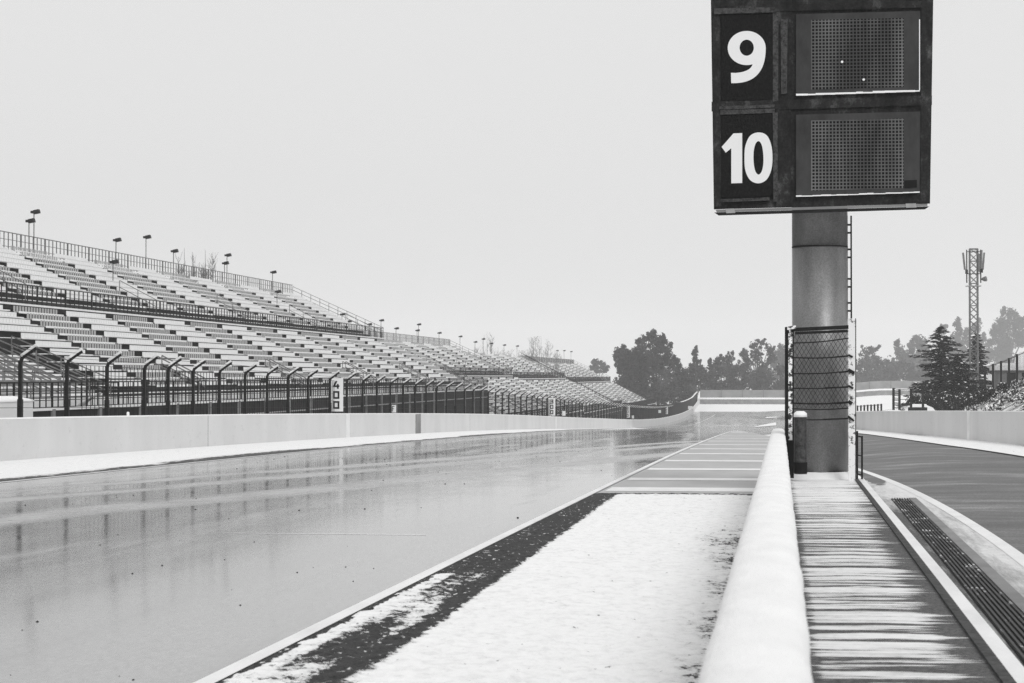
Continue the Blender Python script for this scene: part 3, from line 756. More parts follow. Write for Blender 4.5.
def stub():
    p = at_X(128, 411, WX - .15); z = Gf(p.x, p.y) + WH
    t = MB(); t.tube([(p.x, p.y, z), (p.x, p.y, z + .14), (p.x, p.y, z + .17)], [.05, .05, .03], 8); o = t.build('marker_stub', 'snow', smooth=True)
    tag(o, 'short snow covered stub on top of the near barrier', 'marker')
stub()
def debris_fence():
    x = WX - .55
    t = thing('debris_fence', 'dark steel debris fence with posts cranked over the barrier', 'fence', (x, 60, Gf(x, 60)))
    y = 50.0; ys = [at_X(px, 400, x).y for px in (-22, 20, 67, 107, 144, 168, 193, 219, 245, 267, 288, 308, 330)]
    ys = [ys[0] - 4.2 * k for k in (3, 2, 1)] + ys
    while ys[-1] < 455: ys.append(ys[-1] + 4.35)
    rs = random.Random(2); protos = []
    for v in range(2):
        mb = MB(); mb.bar((0, 0, 0), (0, 0, 2.88), .105, .105); mb.bar((0, .0, 0), (0, 0, 1.75), .14, .14)
        mb.tube([(-.01, 0, 2.80), (.05, 0, 2.96), (.22, 0, 3.10), (.48, 0, 3.26)], [.062, .064, .062, .055], 6); mb.cur = 1; mb.bar((.04, .0, 3.035), (.48, .0, 3.345), .15, .075)
        if v: mb.cur = 0; mb.bar((.0, .12, 0.2), (0, .12, 2.7), .05, .05)
        protos.append(mb)
    meshes = []
    for k, mb in enumerate(protos):
        o = mb.build('post', ['dark_steel', 'arm_grey'], t, loc=None); meshes.append(o)
    for k, yy in enumerate(ys[:100]):
        o = meshes[k] if k < 2 else meshes[0 if rs.random() < .7 else 1].copy()
        if k >= 2: COL.objects.link(o); o.parent = t
        o.location = (x, yy, Gf(x, yy)); o.matrix_parent_inverse = Matrix.Translation(-Vector(t.location))
        o.rotation_euler = (R(rs.uniform(-.8, .8)), 0, R(rs.uniform(-4, 4)))
    mb = MB()
    for a, b in zip(ys[:-1], ys[1:]):
        for z in (1.5, 1.85, 2.2, 2.55, 2.86): mb.bar((x, a, Gf(x, a) + z), (x, b, Gf(x, b) + z), .014)
        mb.bar((x + .42, a, Gf(x, a) + 3.2), (x + .42, b, Gf(x, b) + 3.2), .014)
        mb.bar((x + .22, a, Gf(x, a) + 3.04), (x + .22, b, Gf(x, b) + 3.04), .012)
    mb.build('cable', 'dark_steel', t)
    mb = MB(); a = 70.0
    while a < 240:
        mb.bar((x, a, Gf(x, a) + .9), (x, a, Gf(x, a) + 2.86), .018); a += .45
    mb.build('mesh_wire', 'dark_steel', t)
    # far end: black windbreak screens
    s = thing('screen_fence', 'long black windbreak screen behind the far end of the barrier', 'fence', (x, 400, Gf(x, 400)))
    mb = MB(); yy = list(np.arange(318, 641, 8.0)); path = [(x - (0 if y_ < 470 else 1.3 * float(sm(y_, 470, 640))), y_) for y_ in yy]
    wall_strip(mb, path, 3.6, .06, z0=.0); mb.build('screen', 'black_screen', s)
    mb = MB()
    for (px_, y_) in path[20:]:
        pass
    for (xa, ya), (xb, yb) in zip(path[24:-1], path[25:]): mb.bar((xa, ya, Gf(xa, ya) + 3.66), (xb, yb, Gf(xb, yb) + 3.66), .35, .12)
    mb.build('top_snow', 'snow', s)
debris_fence()

# ------------------------------------------------------------------ grandstands
PIT = .8; RISE = .42; AIS = 9.7; AW = 1.7
def seat_geo(mb, x, y, z, kind, detail):
    """one seat facing +X, its tread at z; x is the front edge of its row (rows climb towards -X)"""
    if kind == 0:
        w = .44; mb.box(x - .62, y - w / 2, z + .40, x - .22, y + w / 2, z + .46)
        if detail: mb.box(x - .68, y - w / 2, z + .46, x - .62, y + w / 2, z + .74)
        else: mb.box(x - .66, y - w / 2, z + .46, x - .63, y + w / 2, z + .74)
    else:
        w = .27; mb.box(x - .66, y - w / 2, z + .44, x - .63, y + w / 2, z + .76)
        mb.box(x - .63, y - w / 2, z + .40, x - .42, y + w / 2, z + .44)
def grandstand(name, label, Y0, Y1, dz, parity, rear_rail=True, nlow=11, nup=10, individual=0, detail=False, low_cut=None, up_from=None, ground_z=None):
    L0 = 34.8
    t = thing('grandstand', label, 'grandstand', (-L0, Y0, ground_z if ground_z is not None else Gf(-34, Y0)), 'grandstands along the straight')
    gz = min(Gf(-34, Y0), Gf(-34, Y1)) - .5
    terr = MB(); tread = MB(); white = MB(); grey = MB(); snowl = MB(); ind = []
    def row(L, z, a, b, base, tier, i):
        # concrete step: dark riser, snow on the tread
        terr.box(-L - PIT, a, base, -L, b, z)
        k0 = math.floor((a - 132.7) / AIS)
        y = 132.7 + k0 * AIS; k = k0
        while y < b:
            s0, s1 = max(a, y + AW / 2), min(b, y + AIS - AW / 2)
            typ = (k + parity + tier) % 2
            if s1 - s0 > 1:
                n = int((s1 - s0) / .5); o = s0 + ((s1 - s0) - n * .5) / 2
                for j in range(n):
                    yy = o + .25 + j * .5
                    if individual: ind.append((L, z, yy, typ))
                    else: seat_geo(white if typ == 0 else grey, -L, yy, z, typ, detail)
                if typ == 1: snowl.box(-L - .30, s0, z + .33, -L - .26, s1, z + .45)
                else: snowl.box(-L - .22, s0, z + .40, -L - .20, s1, z + .47)
            # snow on the tread, held off the aisle
            if s1 > s0: tread.box(-L - PIT + .02, s0 - .1, z + .003, -L - .04, s1 + .1, z + .05)
            ya, yb = max(a, y - AW / 2 + .1), min(b, y + AW / 2 - .1)
            if yb > ya: tread.box(-L - PIT + .02, ya, z + .003, -L - .22, yb, z + .05)
            y += AIS; k += 1
    for i in range(nlow):
        a = Y0
        if low_cut and i < low_cut[1]: a = low_cut[0]
        row(L0 + i * PIT, .8 + i * RISE + dz, a, Y1, .8 + dz - .6 if i else gz, 0, i)
    # front walkway, dark base wall and mesh railing
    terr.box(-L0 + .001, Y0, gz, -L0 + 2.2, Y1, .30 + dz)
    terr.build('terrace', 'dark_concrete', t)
    for yy in np.arange(Y0 + 3, Y1 - 1, 7.0):
        pm = MB(); pm.box(-L0 + 2.203, yy, gz, -L0 + 2.32, yy + .35, .26 + dz); pm.build('pilaster', 'mid_concrete', t)
    pm = MB(); pm.box(-L0 + 2.33, Y0, -.62 + dz, -L0 + 2.40, Y1, -.54 + dz); pm.build('pipe', 'pale_steel', t)
    # upper deck
    a = up_from or Y0
    deck = MB(); deck.box(-46.0, a, 5.66 + dz, -44.4, Y1, 5.98 + dz)
    for yy in np.arange(a + 2, Y1, 6.0): deck.box(-45.9, yy, gz, -45.5, yy + .4, 5.65 + dz)
    deck.build('deck_slab', 'dark_concrete', t)
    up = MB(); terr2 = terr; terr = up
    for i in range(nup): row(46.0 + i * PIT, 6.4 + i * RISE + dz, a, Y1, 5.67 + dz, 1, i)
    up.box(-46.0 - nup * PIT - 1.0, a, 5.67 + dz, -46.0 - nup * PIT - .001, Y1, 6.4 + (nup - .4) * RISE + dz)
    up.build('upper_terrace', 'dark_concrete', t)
    led = MB(); led.box(-44.38, a, 5.90 + dz, -44.34, Y1, 6.02 + dz); led.box(-32.58, Y0, .20 + dz, -32.52, Y1, .32 + dz); led.box(-45.9, a, 5.985 + dz, -44.5, Y1, 6.02 + dz)
    led.box(-34.78, Y0, .303 + dz, -34.1, Y1, .66 + dz)
    led.build('ledge_snow', 'snow', t)
    def rail(x, ya, yb, z, h, sp, name='railing', mat='dark_steel', w=.035, mids=(.5,)):
        mb = MB(); y = ya; k = 0
        while y <= yb:
            mb.bar((x, y, z), (x, y, z + h), w if k % 6 else w * 1.7); y += sp; k += 1
        mb.bar((x, ya, z + h), (x, yb, z + h), .06)
        for m in mids: mb.bar((x, ya, z + h * m), (x, yb, z + h * m), .035)
        return mb.build(name, mat, t)
    rail(-44.5, a, Y1, 6.0 + dz, 1.15, .9, mids=(.15, .58), w=.055)
    rail(-32.6, Y0, Y1, .32 + dz, 1.15, .85, mids=(.3, .65), w=.05)
    zr = 6.4 + (nup - .4) * RISE + dz
    if rear_rail: rail(-46.0 - nup * PIT - .9, a, Y1, zr + .25, 1.35, .9, 'rear_railing', mids=(.25, .62), w=.06, mat='grey_steel')
    # raked side railing down the far end of the upper tier, and stair handrails
    mb = MB()
    A = Vector((-46.0 - nup * PIT - .9, Y1, zr + .25)); Bq = Vector((-44.5, Y1, 6.0 + dz))
    for h in (.4, .8, 1.2): mb.bar(A + Vector((0, 0, h)), Bq + Vector((0, 0, h)), .05)
    for k in range(11): q = A.lerp(Bq, k / 10); mb.bar(q, q + Vector((0, 0, 1.2)), .05)
    k0 = math.ceil((Y0 - 132.7) / AIS); y = 132.7 + k0 * AIS; kk = k0
    while y < Y1:
        mb2 = MB()
        if kk % 3 == 0:      # gangway rails at the bottom of every third aisle
            p = Vector((-L0 + .1, y, .6 + dz)); q = Vector((-L0 - 2.6, y, 2.0 + dz))
            for off in (-.7, .7):
                for h in (.5, 1.0): mb2.bar(p + Vector((0, off, h)), q + Vector((0, off, h)), .07)
                for f_ in (0, .33, .66, 1): r_ = p.lerp(q, f_) + Vector((0, off, 0)); mb2.bar(r_, r_ + Vector((0, 0, 1.0)), .05)
            if y > a:
                mb2.build('handrail', 'grey_steel', t); mb2 = MB()
                p = Vector((-46.0, y, 6.4 + dz)); q = Vector((-48.8, y, 7.85 + dz))
                for h in (.5, 1.0): mb2.bar(p + Vector((0, .7, h)), q + Vector((0, .7, h)), .05)
                for f_ in (0, .5, 1): r_ = p.lerp(q, f_) + Vector((0, .7, 0)); mb2.bar(r_, r_ + Vector((0, 0, 1.0)), .05)
            mb2.build('handrail', 'grey_steel', t)
        y += AIS; kk += 1
    mb.build('side_railing', 'grey_steel', t)
    tread.build('tread_snow', 'snow', t); snowl.build('seat_snow', 'snow', t)
    if individual:
        # the seats that show largest become parts of their own
        def vis(s):
            L, z, y, typ = s; dv = Mrot.transposed() @ (Vector((-L, y, z + .6)) - CAM); px = 512 + F * dv.x / -dv.z
            return px > 2
        cand = sorted([s for s in ind if vis(s)], key=lambda s: s[2] ** 2 + s[0] ** 2)
        if low_cut: pass
        near = set(cand[:individual]); protos = []
        for typ in (0, 1):
            mb = MB(); seat_geo(mb, 0, 0, 0, typ, True); me_o = mb.build('seat', 'seat_white' if typ == 0 else 'seat_grey', t); protos.append([me_o, False])
        for s in ind:
            if s in near:
                pr = protos[s[3]]
                if not pr[1]: o = pr[0]; pr[1] = True
                else: o = pr[0].copy(); COL.objects.link(o); o.parent = t
                o.location = (-s[0], s[2], s[1]); o.matrix_parent_inverse = Matrix.Translation(-Vector(t.location))
            else: seat_geo(white if s[3] == 0 else grey, -s[0], s[2], s[1], s[3], True)
        for pr in protos:
            if not pr[1]: bpy.data.objects.remove(pr[0])
    a_ = white.build('white_seats', 'seat_white', t); a_['kind'] = 'stuff'
    b_ = grey.build('grey_seats', 'seat_grey', t); b_['kind'] = 'stuff'
    return t
CUT = 116.0
gA = grandstand('A', 'nearest two tier grandstand with white seats and a high rear railing', 88, 250, 0.0, 0, individual=100, detail=True, low_cut=(CUT, 7))
grandstand('B', 'second grandstand, lower, starting where the nearest one ends', 252, 372, -4.2, 0)
grandstand('C', 'third grandstand between two dark diagonal stairways', 374, 464, -4.7, 1, rear_rail=False, nup=9)
grandstand('D', 'farthest small grandstand ending by the dark trees', 467, 590, -5.6, 0, nup=9)
def end_stairs():
    for (Y, dz, lab) in ((476, -6.2, 'dark diagonal stairway between the third and farthest grandstands'),):
        t = thing('stairway', lab, 'stairway', (-34, Y, Gf(-34, Y))); mb = MB()
        for i in range(24):
            L = 34 + i * .86; z = .9 + dz + i * .45; mb.box(-L - .86, Y - .9, z - .9, -L, Y + .9, z)
        mb.build('steps', 'dark_concrete', t); mb = MB()
        for off in (-.9, .9):
            mb.bar((-34, Y + off, 1.9 + dz), (-54.5, Y + off, 12.6 + dz), .08)
            for i in range(0, 24, 2): L = 34 + i * .86; z = .9 + dz + i * .45; mb.bar((-L, Y + off, z), (-L, Y + off, z + 1.05), .06)
        mb.build('handrail', 'dark_steel', t)
end_stairs()
# entrance stairs cut into the near end of the lower tier
def entry():
    t = thing('entrance_stairs', 'snowy entrance stairs with rails at the near end of the grandstand', 'stairs', (-35, 100, Gf(-35, 100)))
    mb = MB(); sn = MB()
    for i in range(12):
        L = 34.9 + i * .45; z = .55 + i * .2; mb.box(-L - .45, 89, -2.6, -L, CUT - 1.2, z); sn.box(-L - .44, 89, z + .003, -L + .02, CUT - 1.2, z + .10)
    mb.build('steps', 'mid_concrete', t); sn.build('step_snow', 'snow', t)
    mb = MB()
    for y in (CUT - 1.3, CUT - 5, CUT - 9.5, CUT - 14):
        for h in (.35, .7, 1.05): mb.bar((-34.9, y, .55 + h), (-40.3, y, 2.8 + h), .06)
        for f_ in (0, .25, .5, .75, 1): p = Vector((-34.9, y, .5)).lerp(Vector((-40.3, y, 2.8)), f_); mb.bar(p, p + Vector((0, 0, 1.05)), .055)
    for h in (.4, .75, 1.1): mb.bar((-34.5, 89, .3 + h), (-34.5, CUT - 1.3, .3 + h), .06)
    mb.build('handrail', 'grey_steel', t)
    mb = MB(); mb.bar((-33.4, 97, -.9), (-33.4, 108, .9), .10); mb.bar((-33.4, 103, -.6), (-33.4, 106.5, .75), .10); mb.build('brace', 'pale_steel', t)
entry()
# rounded white cabinet with snow behind the near barrier
def tank():
    p0, p1 = at_X(-6, 417, -25.0), at_X(33, 417, -25.0)
    y0, y1 = p0.y, p1.y; z1 = at_X(15, 402, -25).z; zt = at_X(15, 395.5, -25).z; zg = Gf(-25, 72)
    t = thing('storage_cabinet', 'squat white rounded cabinet under snow behind the near barrier', 'cabinet', (-25.6, (y0 + y1) / 2, zg))
    mb = MB(); mb.box(-26.8, y0, zg, -25, y1, z1); mb.box(-25.01, y0 + 1.2, z1 - .6, -24.97, y1 - .2, z1 - .56); mb.build('body', 'board_white', t)
    mb = MB(); prof = [(0, 0), (.0, .1), (.12, .24), (.35, .33), (.9, .36), (1.5, .33), (1.78, .22), (1.84, .08), (1.84, 0)]
    n = len(prof); ys = np.linspace(y0 - .1, y1 + .1, 9); s = (zt - z1) / .36
    for j, y in enumerate(ys):
        k = 1 - .55 * abs(j - 4) ** 3 / 64
        for a, b in prof: mb.v.append((-26.82 + a, y, z1 + .002 + b * s * k))
    for j in range(8):
        for k in range(n - 1): a = j * n + k; mb.face((a, a + 1, a + n + 1, a + n))
    mb.face(range(n)[::-1]); mb.face(range(8 * n, 9 * n)); mb.build('snow_roof', 'cap_snow', t, smooth=True)
tank()
ORD = ['leftmost', 'second', 'third', 'fourth', 'fifth', 'sixth', 'seventh', 'eighth', 'ninth', 'tenth', 'eleventh', 'twelfth', 'thirteenth', 'fourteenth', 'fifteenth', 'sixteenth', 'seventeenth', 'eighteenth', 'nineteenth', 'twentieth', 'twenty first', 'twenty second', 'twenty third', 'twenty fourth', 'twenty fifth', 'twenty sixth', 'twenty seventh']
def floodlights():
    spec = [(29, 222, 54.9, 10.4), (34, 213, 54.9, 10.4), (113, 263, 50.6, 8.3), (116, 241, 54.9, 10.4), (146, 238, 54.9, 10.4), (173.5, 252, 54.9, 10.4), (227, 256, 54.9, 10.4), (224.5, 264, 54.9, 10.4), (272.5, 273, 54.9, 10.4), (277, 292.5, 50.6, 8.3),
            (342, 315, 54.9, 6.2), (348.5, 322, 54.9, 6.2), (369, 325, 54.9, 6.2), (381, 321, 54.9, 6.2), (396, 329, 54.9, 6.2), (417, 331, 54.9, 6.2), (418.5, 325, 54.9, 6.2), (439, 333.5, 54.9, 6.2), (460, 337, 54.9, 6.2), (475, 342.5, 54.1, 5.2), (483, 339.5, 54.1, 5.2), (491, 344, 54.1, 5.2), (504, 345.5, 54.1, 5.2), (517, 346.5, 54.1, 5.2), (557, 351, 54.1, 4.6), (564, 351, 54.1, 4.6), (571, 352, 54.1, 4.6)]
    for k, (px, py, L, zb) in enumerate(spec):
        p = at_X(px, py, -L); 
        lab = ('leftmost' if k == 0 else ORD[k]) + (' floodlight pole' if k == 0 else ' floodlight pole from the left') + ' along the grandstand tops'
        t = thing('floodlight_pole', lab, 'floodlight', (p.x, p.y, zb), 'floodlight poles on the grandstands')
        mb = MB(); mb.bar((p.x, p.y, zb), (p.x, p.y, p.z), .06, .06); mb.build('pole', 'grey_steel', t)
        mb = MB()
        mb.hexa([(p.x - .02, p.y - .1, p.z - .08), (p.x + .42, p.y - .1, p.z + .0), (p.x + .42, p.y + .3, p.z + .0), (p.x - .02, p.y + .3, p.z - .08),
                 (p.x - .06, p.y - .1, p.z + .20), (p.x + .34, p.y - .1, p.z + .28), (p.x + .34, p.y + .3, p.z + .28), (p.x - .06, p.y + .3, p.z + .20)])
        mb.box(p.x - .24, p.y - .1, p.z - .02, p.x - .065, p.y + .2, p.z + .16)
        mb.build('lamp_head', 'dark_steel', t)
floodlights()

# ------------------------------------------------------------------ trees
def leaf_cloud(mb, c_, rad, n, size, rs, shell=.5):
    for _ in range(n):
        v = Vector((rs.gauss(0, 1), rs.gauss(0, 1), rs.gauss(0, 1))).normalized() * (shell + (1 - shell) * rs.random()) * (rs.random() ** .15)
        p = Vector(c_) + Vector((v.x * rad[0], v.y * rad[1], v.z * rad[2]))
        s = size * rs.uniform(.5, 1.3); a = Vector((rs.gauss(0, 1), rs.gauss(0, 1), rs.gauss(0, 1))).normalized(); b = a.orthogonal().normalized(); c2 = a.cross(b)
        th = rs.uniform(0, 6.28); u = (b * math.cos(th) + c2 * math.sin(th)) * s; w = (c2 * math.cos(th) - b * math.sin(th)) * s * .6
        mb.quad(p - u, p - w * .9, p + u, p + w)
def tree(label, Y, lobes, base_px, mat='leaf_dark', dens=1.0, leaf=.5, group='trees beyond the bend', name='tree', trunks=None, cat='tree', sink=0):
    """lobes in picture measure (px,py,rx,ry) set out at the tree's own distance Y, given depth like their width"""
    rs = random.Random(hash(label) & 0xffff if False else sum(map(ord, label)))
    k = Y / F; bp = at_Y(base_px, 376, Y); zb = Gf(bp.x, Y)
    t = thing(name, label, cat, (bp.x, Y, zb), group)
    mb = MB(); tm = MB(); cen = []
    for (px, py, rx, ry) in lobes:
        q = at_Y(px, py, Y); q.y += rs.uniform(-.5, .5) * rx * k; cen.append(q)
        R_ = (rx * k * 1.08, rx * k, ry * k * 1.08)
        nsub = max(5, int(rx * ry / 9))
        leaf_cloud(mb, q, R_, int(130 * dens * max(1, rx * ry / 30)), leaf, rs, .1)
        for _ in range(nsub):
            d_ = Vector((rs.gauss(0, 1), rs.gauss(0, 1), rs.gauss(0, 1) + .2)).normalized(); s = rs.uniform(.25, .5)
            cc = q + Vector((d_.x * R_[0], d_.y * R_[1], d_.z * R_[2])) * rs.uniform(.7, 1.12)
            leaf_cloud(mb, cc, (R_[0] * s, R_[1] * s, R_[2] * s), int(90 * dens), leaf * .8, rs, .2)
    r0 = max(.15, .012 * (max(c_.z for c_ in cen) - zb) * 1.4)
    for q in cen:
        mid = Vector((bp.x + (q.x - bp.x) * .35, Y, zb + (q.z - zb) * .5))
        tm.tube([(bp.x, Y, zb - .3), mid, q], [r0, r0 * .7, r0 * .25], 6)
    tm.build('trunk', 'bark', t); mb.build('crown', mat, t)
    return t
def trees():
    tree('broad dark tree crowding behind the far end of the stands', 615, [(622, 362, 9, 13), (634, 358, 9, 13), (628, 378, 12, 14), (645, 372, 12, 20), (640, 390, 12, 8)], 634, dens=1.3)
    tree('tallest dark eucalyptus with a rounded many lobed top', 630, [(643, 341, 6, 7), (653, 336, 6, 7), (661, 343, 6, 9), (655, 352, 9, 9), (667, 352, 6, 9), (660, 366, 7, 8), (672, 364, 7, 8)], 658, dens=1.1)
    tree('thin spiky young tree right of the tall eucalyptus', 650, [(696, 351, 2.2, 5), (695, 358, 3.5, 5), (697, 366, 5, 6), (692, 372, 6, 8), (701, 376, 7, 8)], 696, 'leaf_mid', dens=.7, leaf=.45)
    tree('low dark tree at the foot of the tall eucalyptus', 655, [(680, 378, 8, 10), (690, 386, 9, 8), (672, 388, 6, 8)], 681, dens=1.0)
    tree('small pointed evergreen beside the thin spiky tree', 690, [(710, 365, 2.2, 5), (711, 373, 5, 6), (710, 383, 8, 8)], 711, 'leaf_mid', dens=.9)
    tree('uneven grey green tree with two short tops behind the far fence', 700, [(717, 362, 4, 6), (724, 360, 5, 6), (730, 358, 4, 6), (719, 371, 8, 8), (731, 372, 8, 8), (724, 386, 11, 7)], 724, 'leaf_mid', dens=.7)
    tree('slender dark evergreen left of the airy tree', 705, [(742, 369, 1.6, 5), (743, 377, 3, 5), (742, 387, 6, 6), (735, 386, 5, 6)], 742, 'leaf_mid', dens=.9)
    tree('airy round tree with sky showing through its crown', 730, [(746, 352, 4, 5), (754, 345, 6, 5), (762, 343, 5, 4), (768, 349, 5, 6), (771, 358, 5, 6), (745, 364, 5, 6), (752, 356, 6, 5), (764, 366, 6, 5), (748, 363, 5, 5), (758, 359, 5, 4), (769, 359, 4, 6), (752, 374, 7, 6), (765, 372, 7, 6), (744, 356, 4, 5), (771, 352, 4, 5), (757, 352, 5, 4)], 757, 'leaf_mid', dens=.42, leaf=.5)
    tree('dark scrubby tree under the airy round tree', 720, [(752, 386, 10, 6), (768, 384, 9, 7), (780, 386, 8, 7)], 764, dens=.9)
    tree('pale hazy tree just left of the gate post', 1000, [(783, 350, 6, 7), (779, 357, 7, 8), (786, 360, 8, 10), (778, 370, 9, 10), (783, 382, 10, 8)], 781, 'leaf_mid', dens=.9, leaf=.7)
    tree('small hazy clump above the end of the grandstands', 900, [(595, 362, 4, 4), (601, 364, 5, 4), (596, 369, 6, 4), (604, 369, 5, 4)], 598, 'leaf_mid', dens=.9, leaf=.6)
    tree('bushy hazy tree just right of the snowy post', 900, [(866, 352, 6, 6), (873, 350, 7, 5), (864, 364, 8, 8), (876, 362, 6, 7), (868, 378, 12, 7)], 868, 'leaf_mid', dens=.7, leaf=.6, group='hazy trees on the right')
    tree('rounded hazy tree standing left of the snowy conifer', 1050, [(899, 350, 6, 8), (905, 358, 10, 10), (894, 366, 7, 8), (890, 380, 10, 8)], 899, 'leaf_mid', dens=1.0, leaf=.7, group='hazy trees on the right')
    tree('taller hazy tree peering over the snowy conifer', 1150, [(919, 341, 7, 7), (912, 344, 5, 6), (925, 352, 8, 9), (915, 366, 12, 12), (928, 374, 12, 12)], 919, 'leaf_mid', dens=1.2, leaf=.8, group='hazy trees on the right')
    tree('narrow hazy poplar left of the lattice mast', 1250, [(944, 329, 3, 6), (944, 342, 4, 8), (950, 352, 7, 10)], 945, 'leaf_mid', dens=1.0, leaf=.8, group='hazy trees on the right')
    tree('hazy column shaped tree close behind the lattice mast', 1300, [(958, 324, 4, 6), (957, 338, 6, 9), (966, 336, 5, 9), (962, 354, 10, 12)], 960, 'leaf_mid', dens=1.2, leaf=.9, group='hazy trees on the right')
    tree('pale hazy tree right of the lattice mast', 1380, [(978, 328, 5, 8), (981, 342, 6, 9), (978, 356, 9, 10)], 979, 'leaf_mid', dens=1.2, leaf=.9, group='hazy trees on the right')
    tree('largest hazy tree at the right edge', 1350, [(1010, 314, 7, 7), (1001, 324, 8, 8), (1016, 323, 9, 9), (994, 332, 6, 6), (1006, 340, 14, 12), (1024, 336, 10, 12), (1000, 356, 14, 10)], 1010, 'leaf_mid', dens=1.4, leaf=.9, group='hazy trees on the right')
    # low scrub in front of the far trees: a mass nobody could count
    rs = random.Random(11); mb = MB()
    for k in range(120):
        px = 655 + 145 * rs.random(); q = at_Y(px, 387, 682 + rs.uniform(-12, 12)); h = rs.uniform(2, 9.5) ; q.z = Gf(q.x, q.y) + h
        leaf_cloud(mb, q, (2.0, 2.0, rs.uniform(1.6, 2.6)), 90, .5, rs, .15)
    for k in range(90):
        px = 852 + 110 * rs.random(); q = at_Y(px, 387, 860 + rs.uniform(-12, 12)); h = rs.uniform(2, 9); q.z = Gf(q.x, q.y) + h
        leaf_cloud(mb, q, (3.0, 3.0, rs.uniform(2.5, 4)), 90, .65, rs, .15)
    for k in range(60):
        px = 632 + 62 * rs.random(); q = at_Y(px, 395, 632 + rs.uniform(-8, 8)); h = rs.uniform(.5, 5); q.z = Gf(q.x, q.y) + h
        leaf_cloud(mb, q, (1.8, 1.8, rs.uniform(1.4, 2.2)), 90, .45, rs, .15)
    o = mb.build('scrub', 'leaf_mid'); o['kind'] = 'stuff'
trees()
def bare(label, px, ptop, Y, w, n=40, X=None, group='bare trees behind the stands'):
    rs = random.Random(px + Y); b = at_Y(px, 376, Y); zb = Gf(b.x, Y); top = at_Y(px, ptop, Y).z; H = top - zb; W_ = w * Y / F
    t = thing('bare_tree', label, 'tree', (b.x, Y, zb), group); mb = MB(); tw = MB()
    mb.tube([(b.x, Y, zb), (b.x + .1, Y, zb + H * .5), (b.x, Y, top)], [.16, .1, .02], 5); mb.build('trunk', 'dead_twig', t)
    for st in range(5):
        a0 = rs.uniform(0, 6.28); r0 = W_ * rs.uniform(.3, .95); zt = zb + H * rs.uniform(.84, .99); p1 = Vector((b.x + r0 * math.cos(a0), Y + r0 * math.sin(a0), zt)); s0 = Vector((b.x, Y, zb + H * .25)); m0 = s0.lerp(p1, .55) + Vector((.3 * r0 * math.cos(a0), .3 * r0 * math.sin(a0), 0))
        tw.tube([s0, m0, p1], [.08, .05, .012], 4, False)
        for k in range(n // 5):
            f_ = rs.uniform(.1, .95); q = m0.lerp(p1, f_); a = rs.uniform(0, 6.28); r = W_ * rs.uniform(.15, .5); e = q + Vector((r * math.cos(a), r * math.sin(a), min(zb + H - q.z, r * rs.uniform(.6, 1.6)))); tw.tube([q, q.lerp(e, .5) + Vector((.1 * r, 0, -.1 * r)), e], [.035, .026, .01], 4, False)
            for w_ in range(2): e2 = e + Vector((rs.uniform(-.3, .3) * W_, rs.uniform(-.3, .3) * W_, min(zb + H - e.z, H * rs.uniform(0, .04)))); tw.bar(q.lerp(e, rs.uniform(.4, .9)), e2, .02)
    tw.build('branches', 'dead_twig', t)
bare('leftmost bare tree rising behind the high rear railing', 184, 248, 240, 8, 170)
bare('thin bare sapling between two bare trees at the rear railing', 192, 252, 242, 4, 90)
bare('wider bare tree right of the thin sapling at the rear railing', 205, 250, 245, 9, 220)
for px, pt, w, lab in ((481, 345, 5, 'thin'), (487, 332, 4, 'tall'), (498, 347, 6, 'bushy'), (511, 349, 6, 'low'), (522, 350, 6, 'squat'), (531, 337, 4, 'narrow tall'), (541, 336, 6, 'broad tall'), (548, 343, 5, 'leaning'), (555, 350, 5, 'small')):
    bare(lab + ' bare tree among the row behind the far grandstands', px, pt, 500 if px > 470 else 300, w * 1.4, 70, group='bare trees behind the far stands')
# snow-dusted conifers by the mast
def conifer(label, px, ptop, pbase, Y, w, seed, snow=.07):
    rs = random.Random(seed); b = at_Y(px, pbase, Y); zb = min(b.z, Gf(b.x, Y)); top = at_Y(px, ptop, Y).z; H = top - zb; W_ = w * Y / F
    t = thing('conifer', label, 'tree', (b.x, Y, zb), 'snow dusted conifers by the mast')
    tm = MB(); tm.tube([(b.x, Y, zb - .3), (b.x, Y, zb + H * .6), (b.x, Y, top)], [.22, .13, .03], 8); nd = MB(); sn = MB(); z = zb + H * .06
    while z < top - .1:
        f_ = (z - zb) / H; r = W_ * ((1 - f_) ** .7) * rs.uniform(.55, 1.35) + .18; nb = max(6, int(22 * (1 - f_) + 5))
        for k in range(nb):
            a = rs.uniform(0, 6.28); rr = r * rs.uniform(.55, 1.1); dirv = Vector((math.cos(a), math.sin(a), rs.uniform(-.12, .12)))
            p0 = Vector((b.x, Y, z + rs.uniform(-.1, .1))); side = Vector((-math.sin(a), math.cos(a), 0)); m = int(rr * 16) + 6
            tm.tube([p0, p0 + dirv * rr * .6 + Vector((0, 0, .06)), p0 + dirv * rr], [.035, .025, .01], 4, False)
            for j in range(m):
                s = (j + rs.random()) / m; q = p0 + dirv * rr * s + Vector((0, 0, .10 * math.sin(s * 3))) + side * rs.gauss(0, .16) * (1.1 - s) * rr * .6 + Vector((0, 0, rs.uniform(-.14, .05)))
                u = (dirv * rs.uniform(.12, .30) + side * rs.uniform(-.2, .2) + Vector((0, 0, rs.uniform(-.12, .04)))); v_ = u.cross(Vector((0, 0, 1))).normalized() * rs.uniform(.07, .15) + Vector((0, 0, rs.uniform(-.05, .05)))
                nd.quad(q - u, q - v_, q + u, q + v_)
                if rs.random() < snow * (.4 + s): e = Vector((0, 0, .045)); nd.cur = 1; nd.quad(q - u * .8 + e, q - v_ * .9 + e, q + u * .8 + e, q + v_ * .9 + e); nd.cur = 0
        z += H * .028 + .1
    tm.build('trunk', 'bark', t); nd.build('crown', ['needle', 'snow'], t)
conifer('large dark conifer dusted with snow left of the mast', 941, 326, 411, 235, 48, 1)
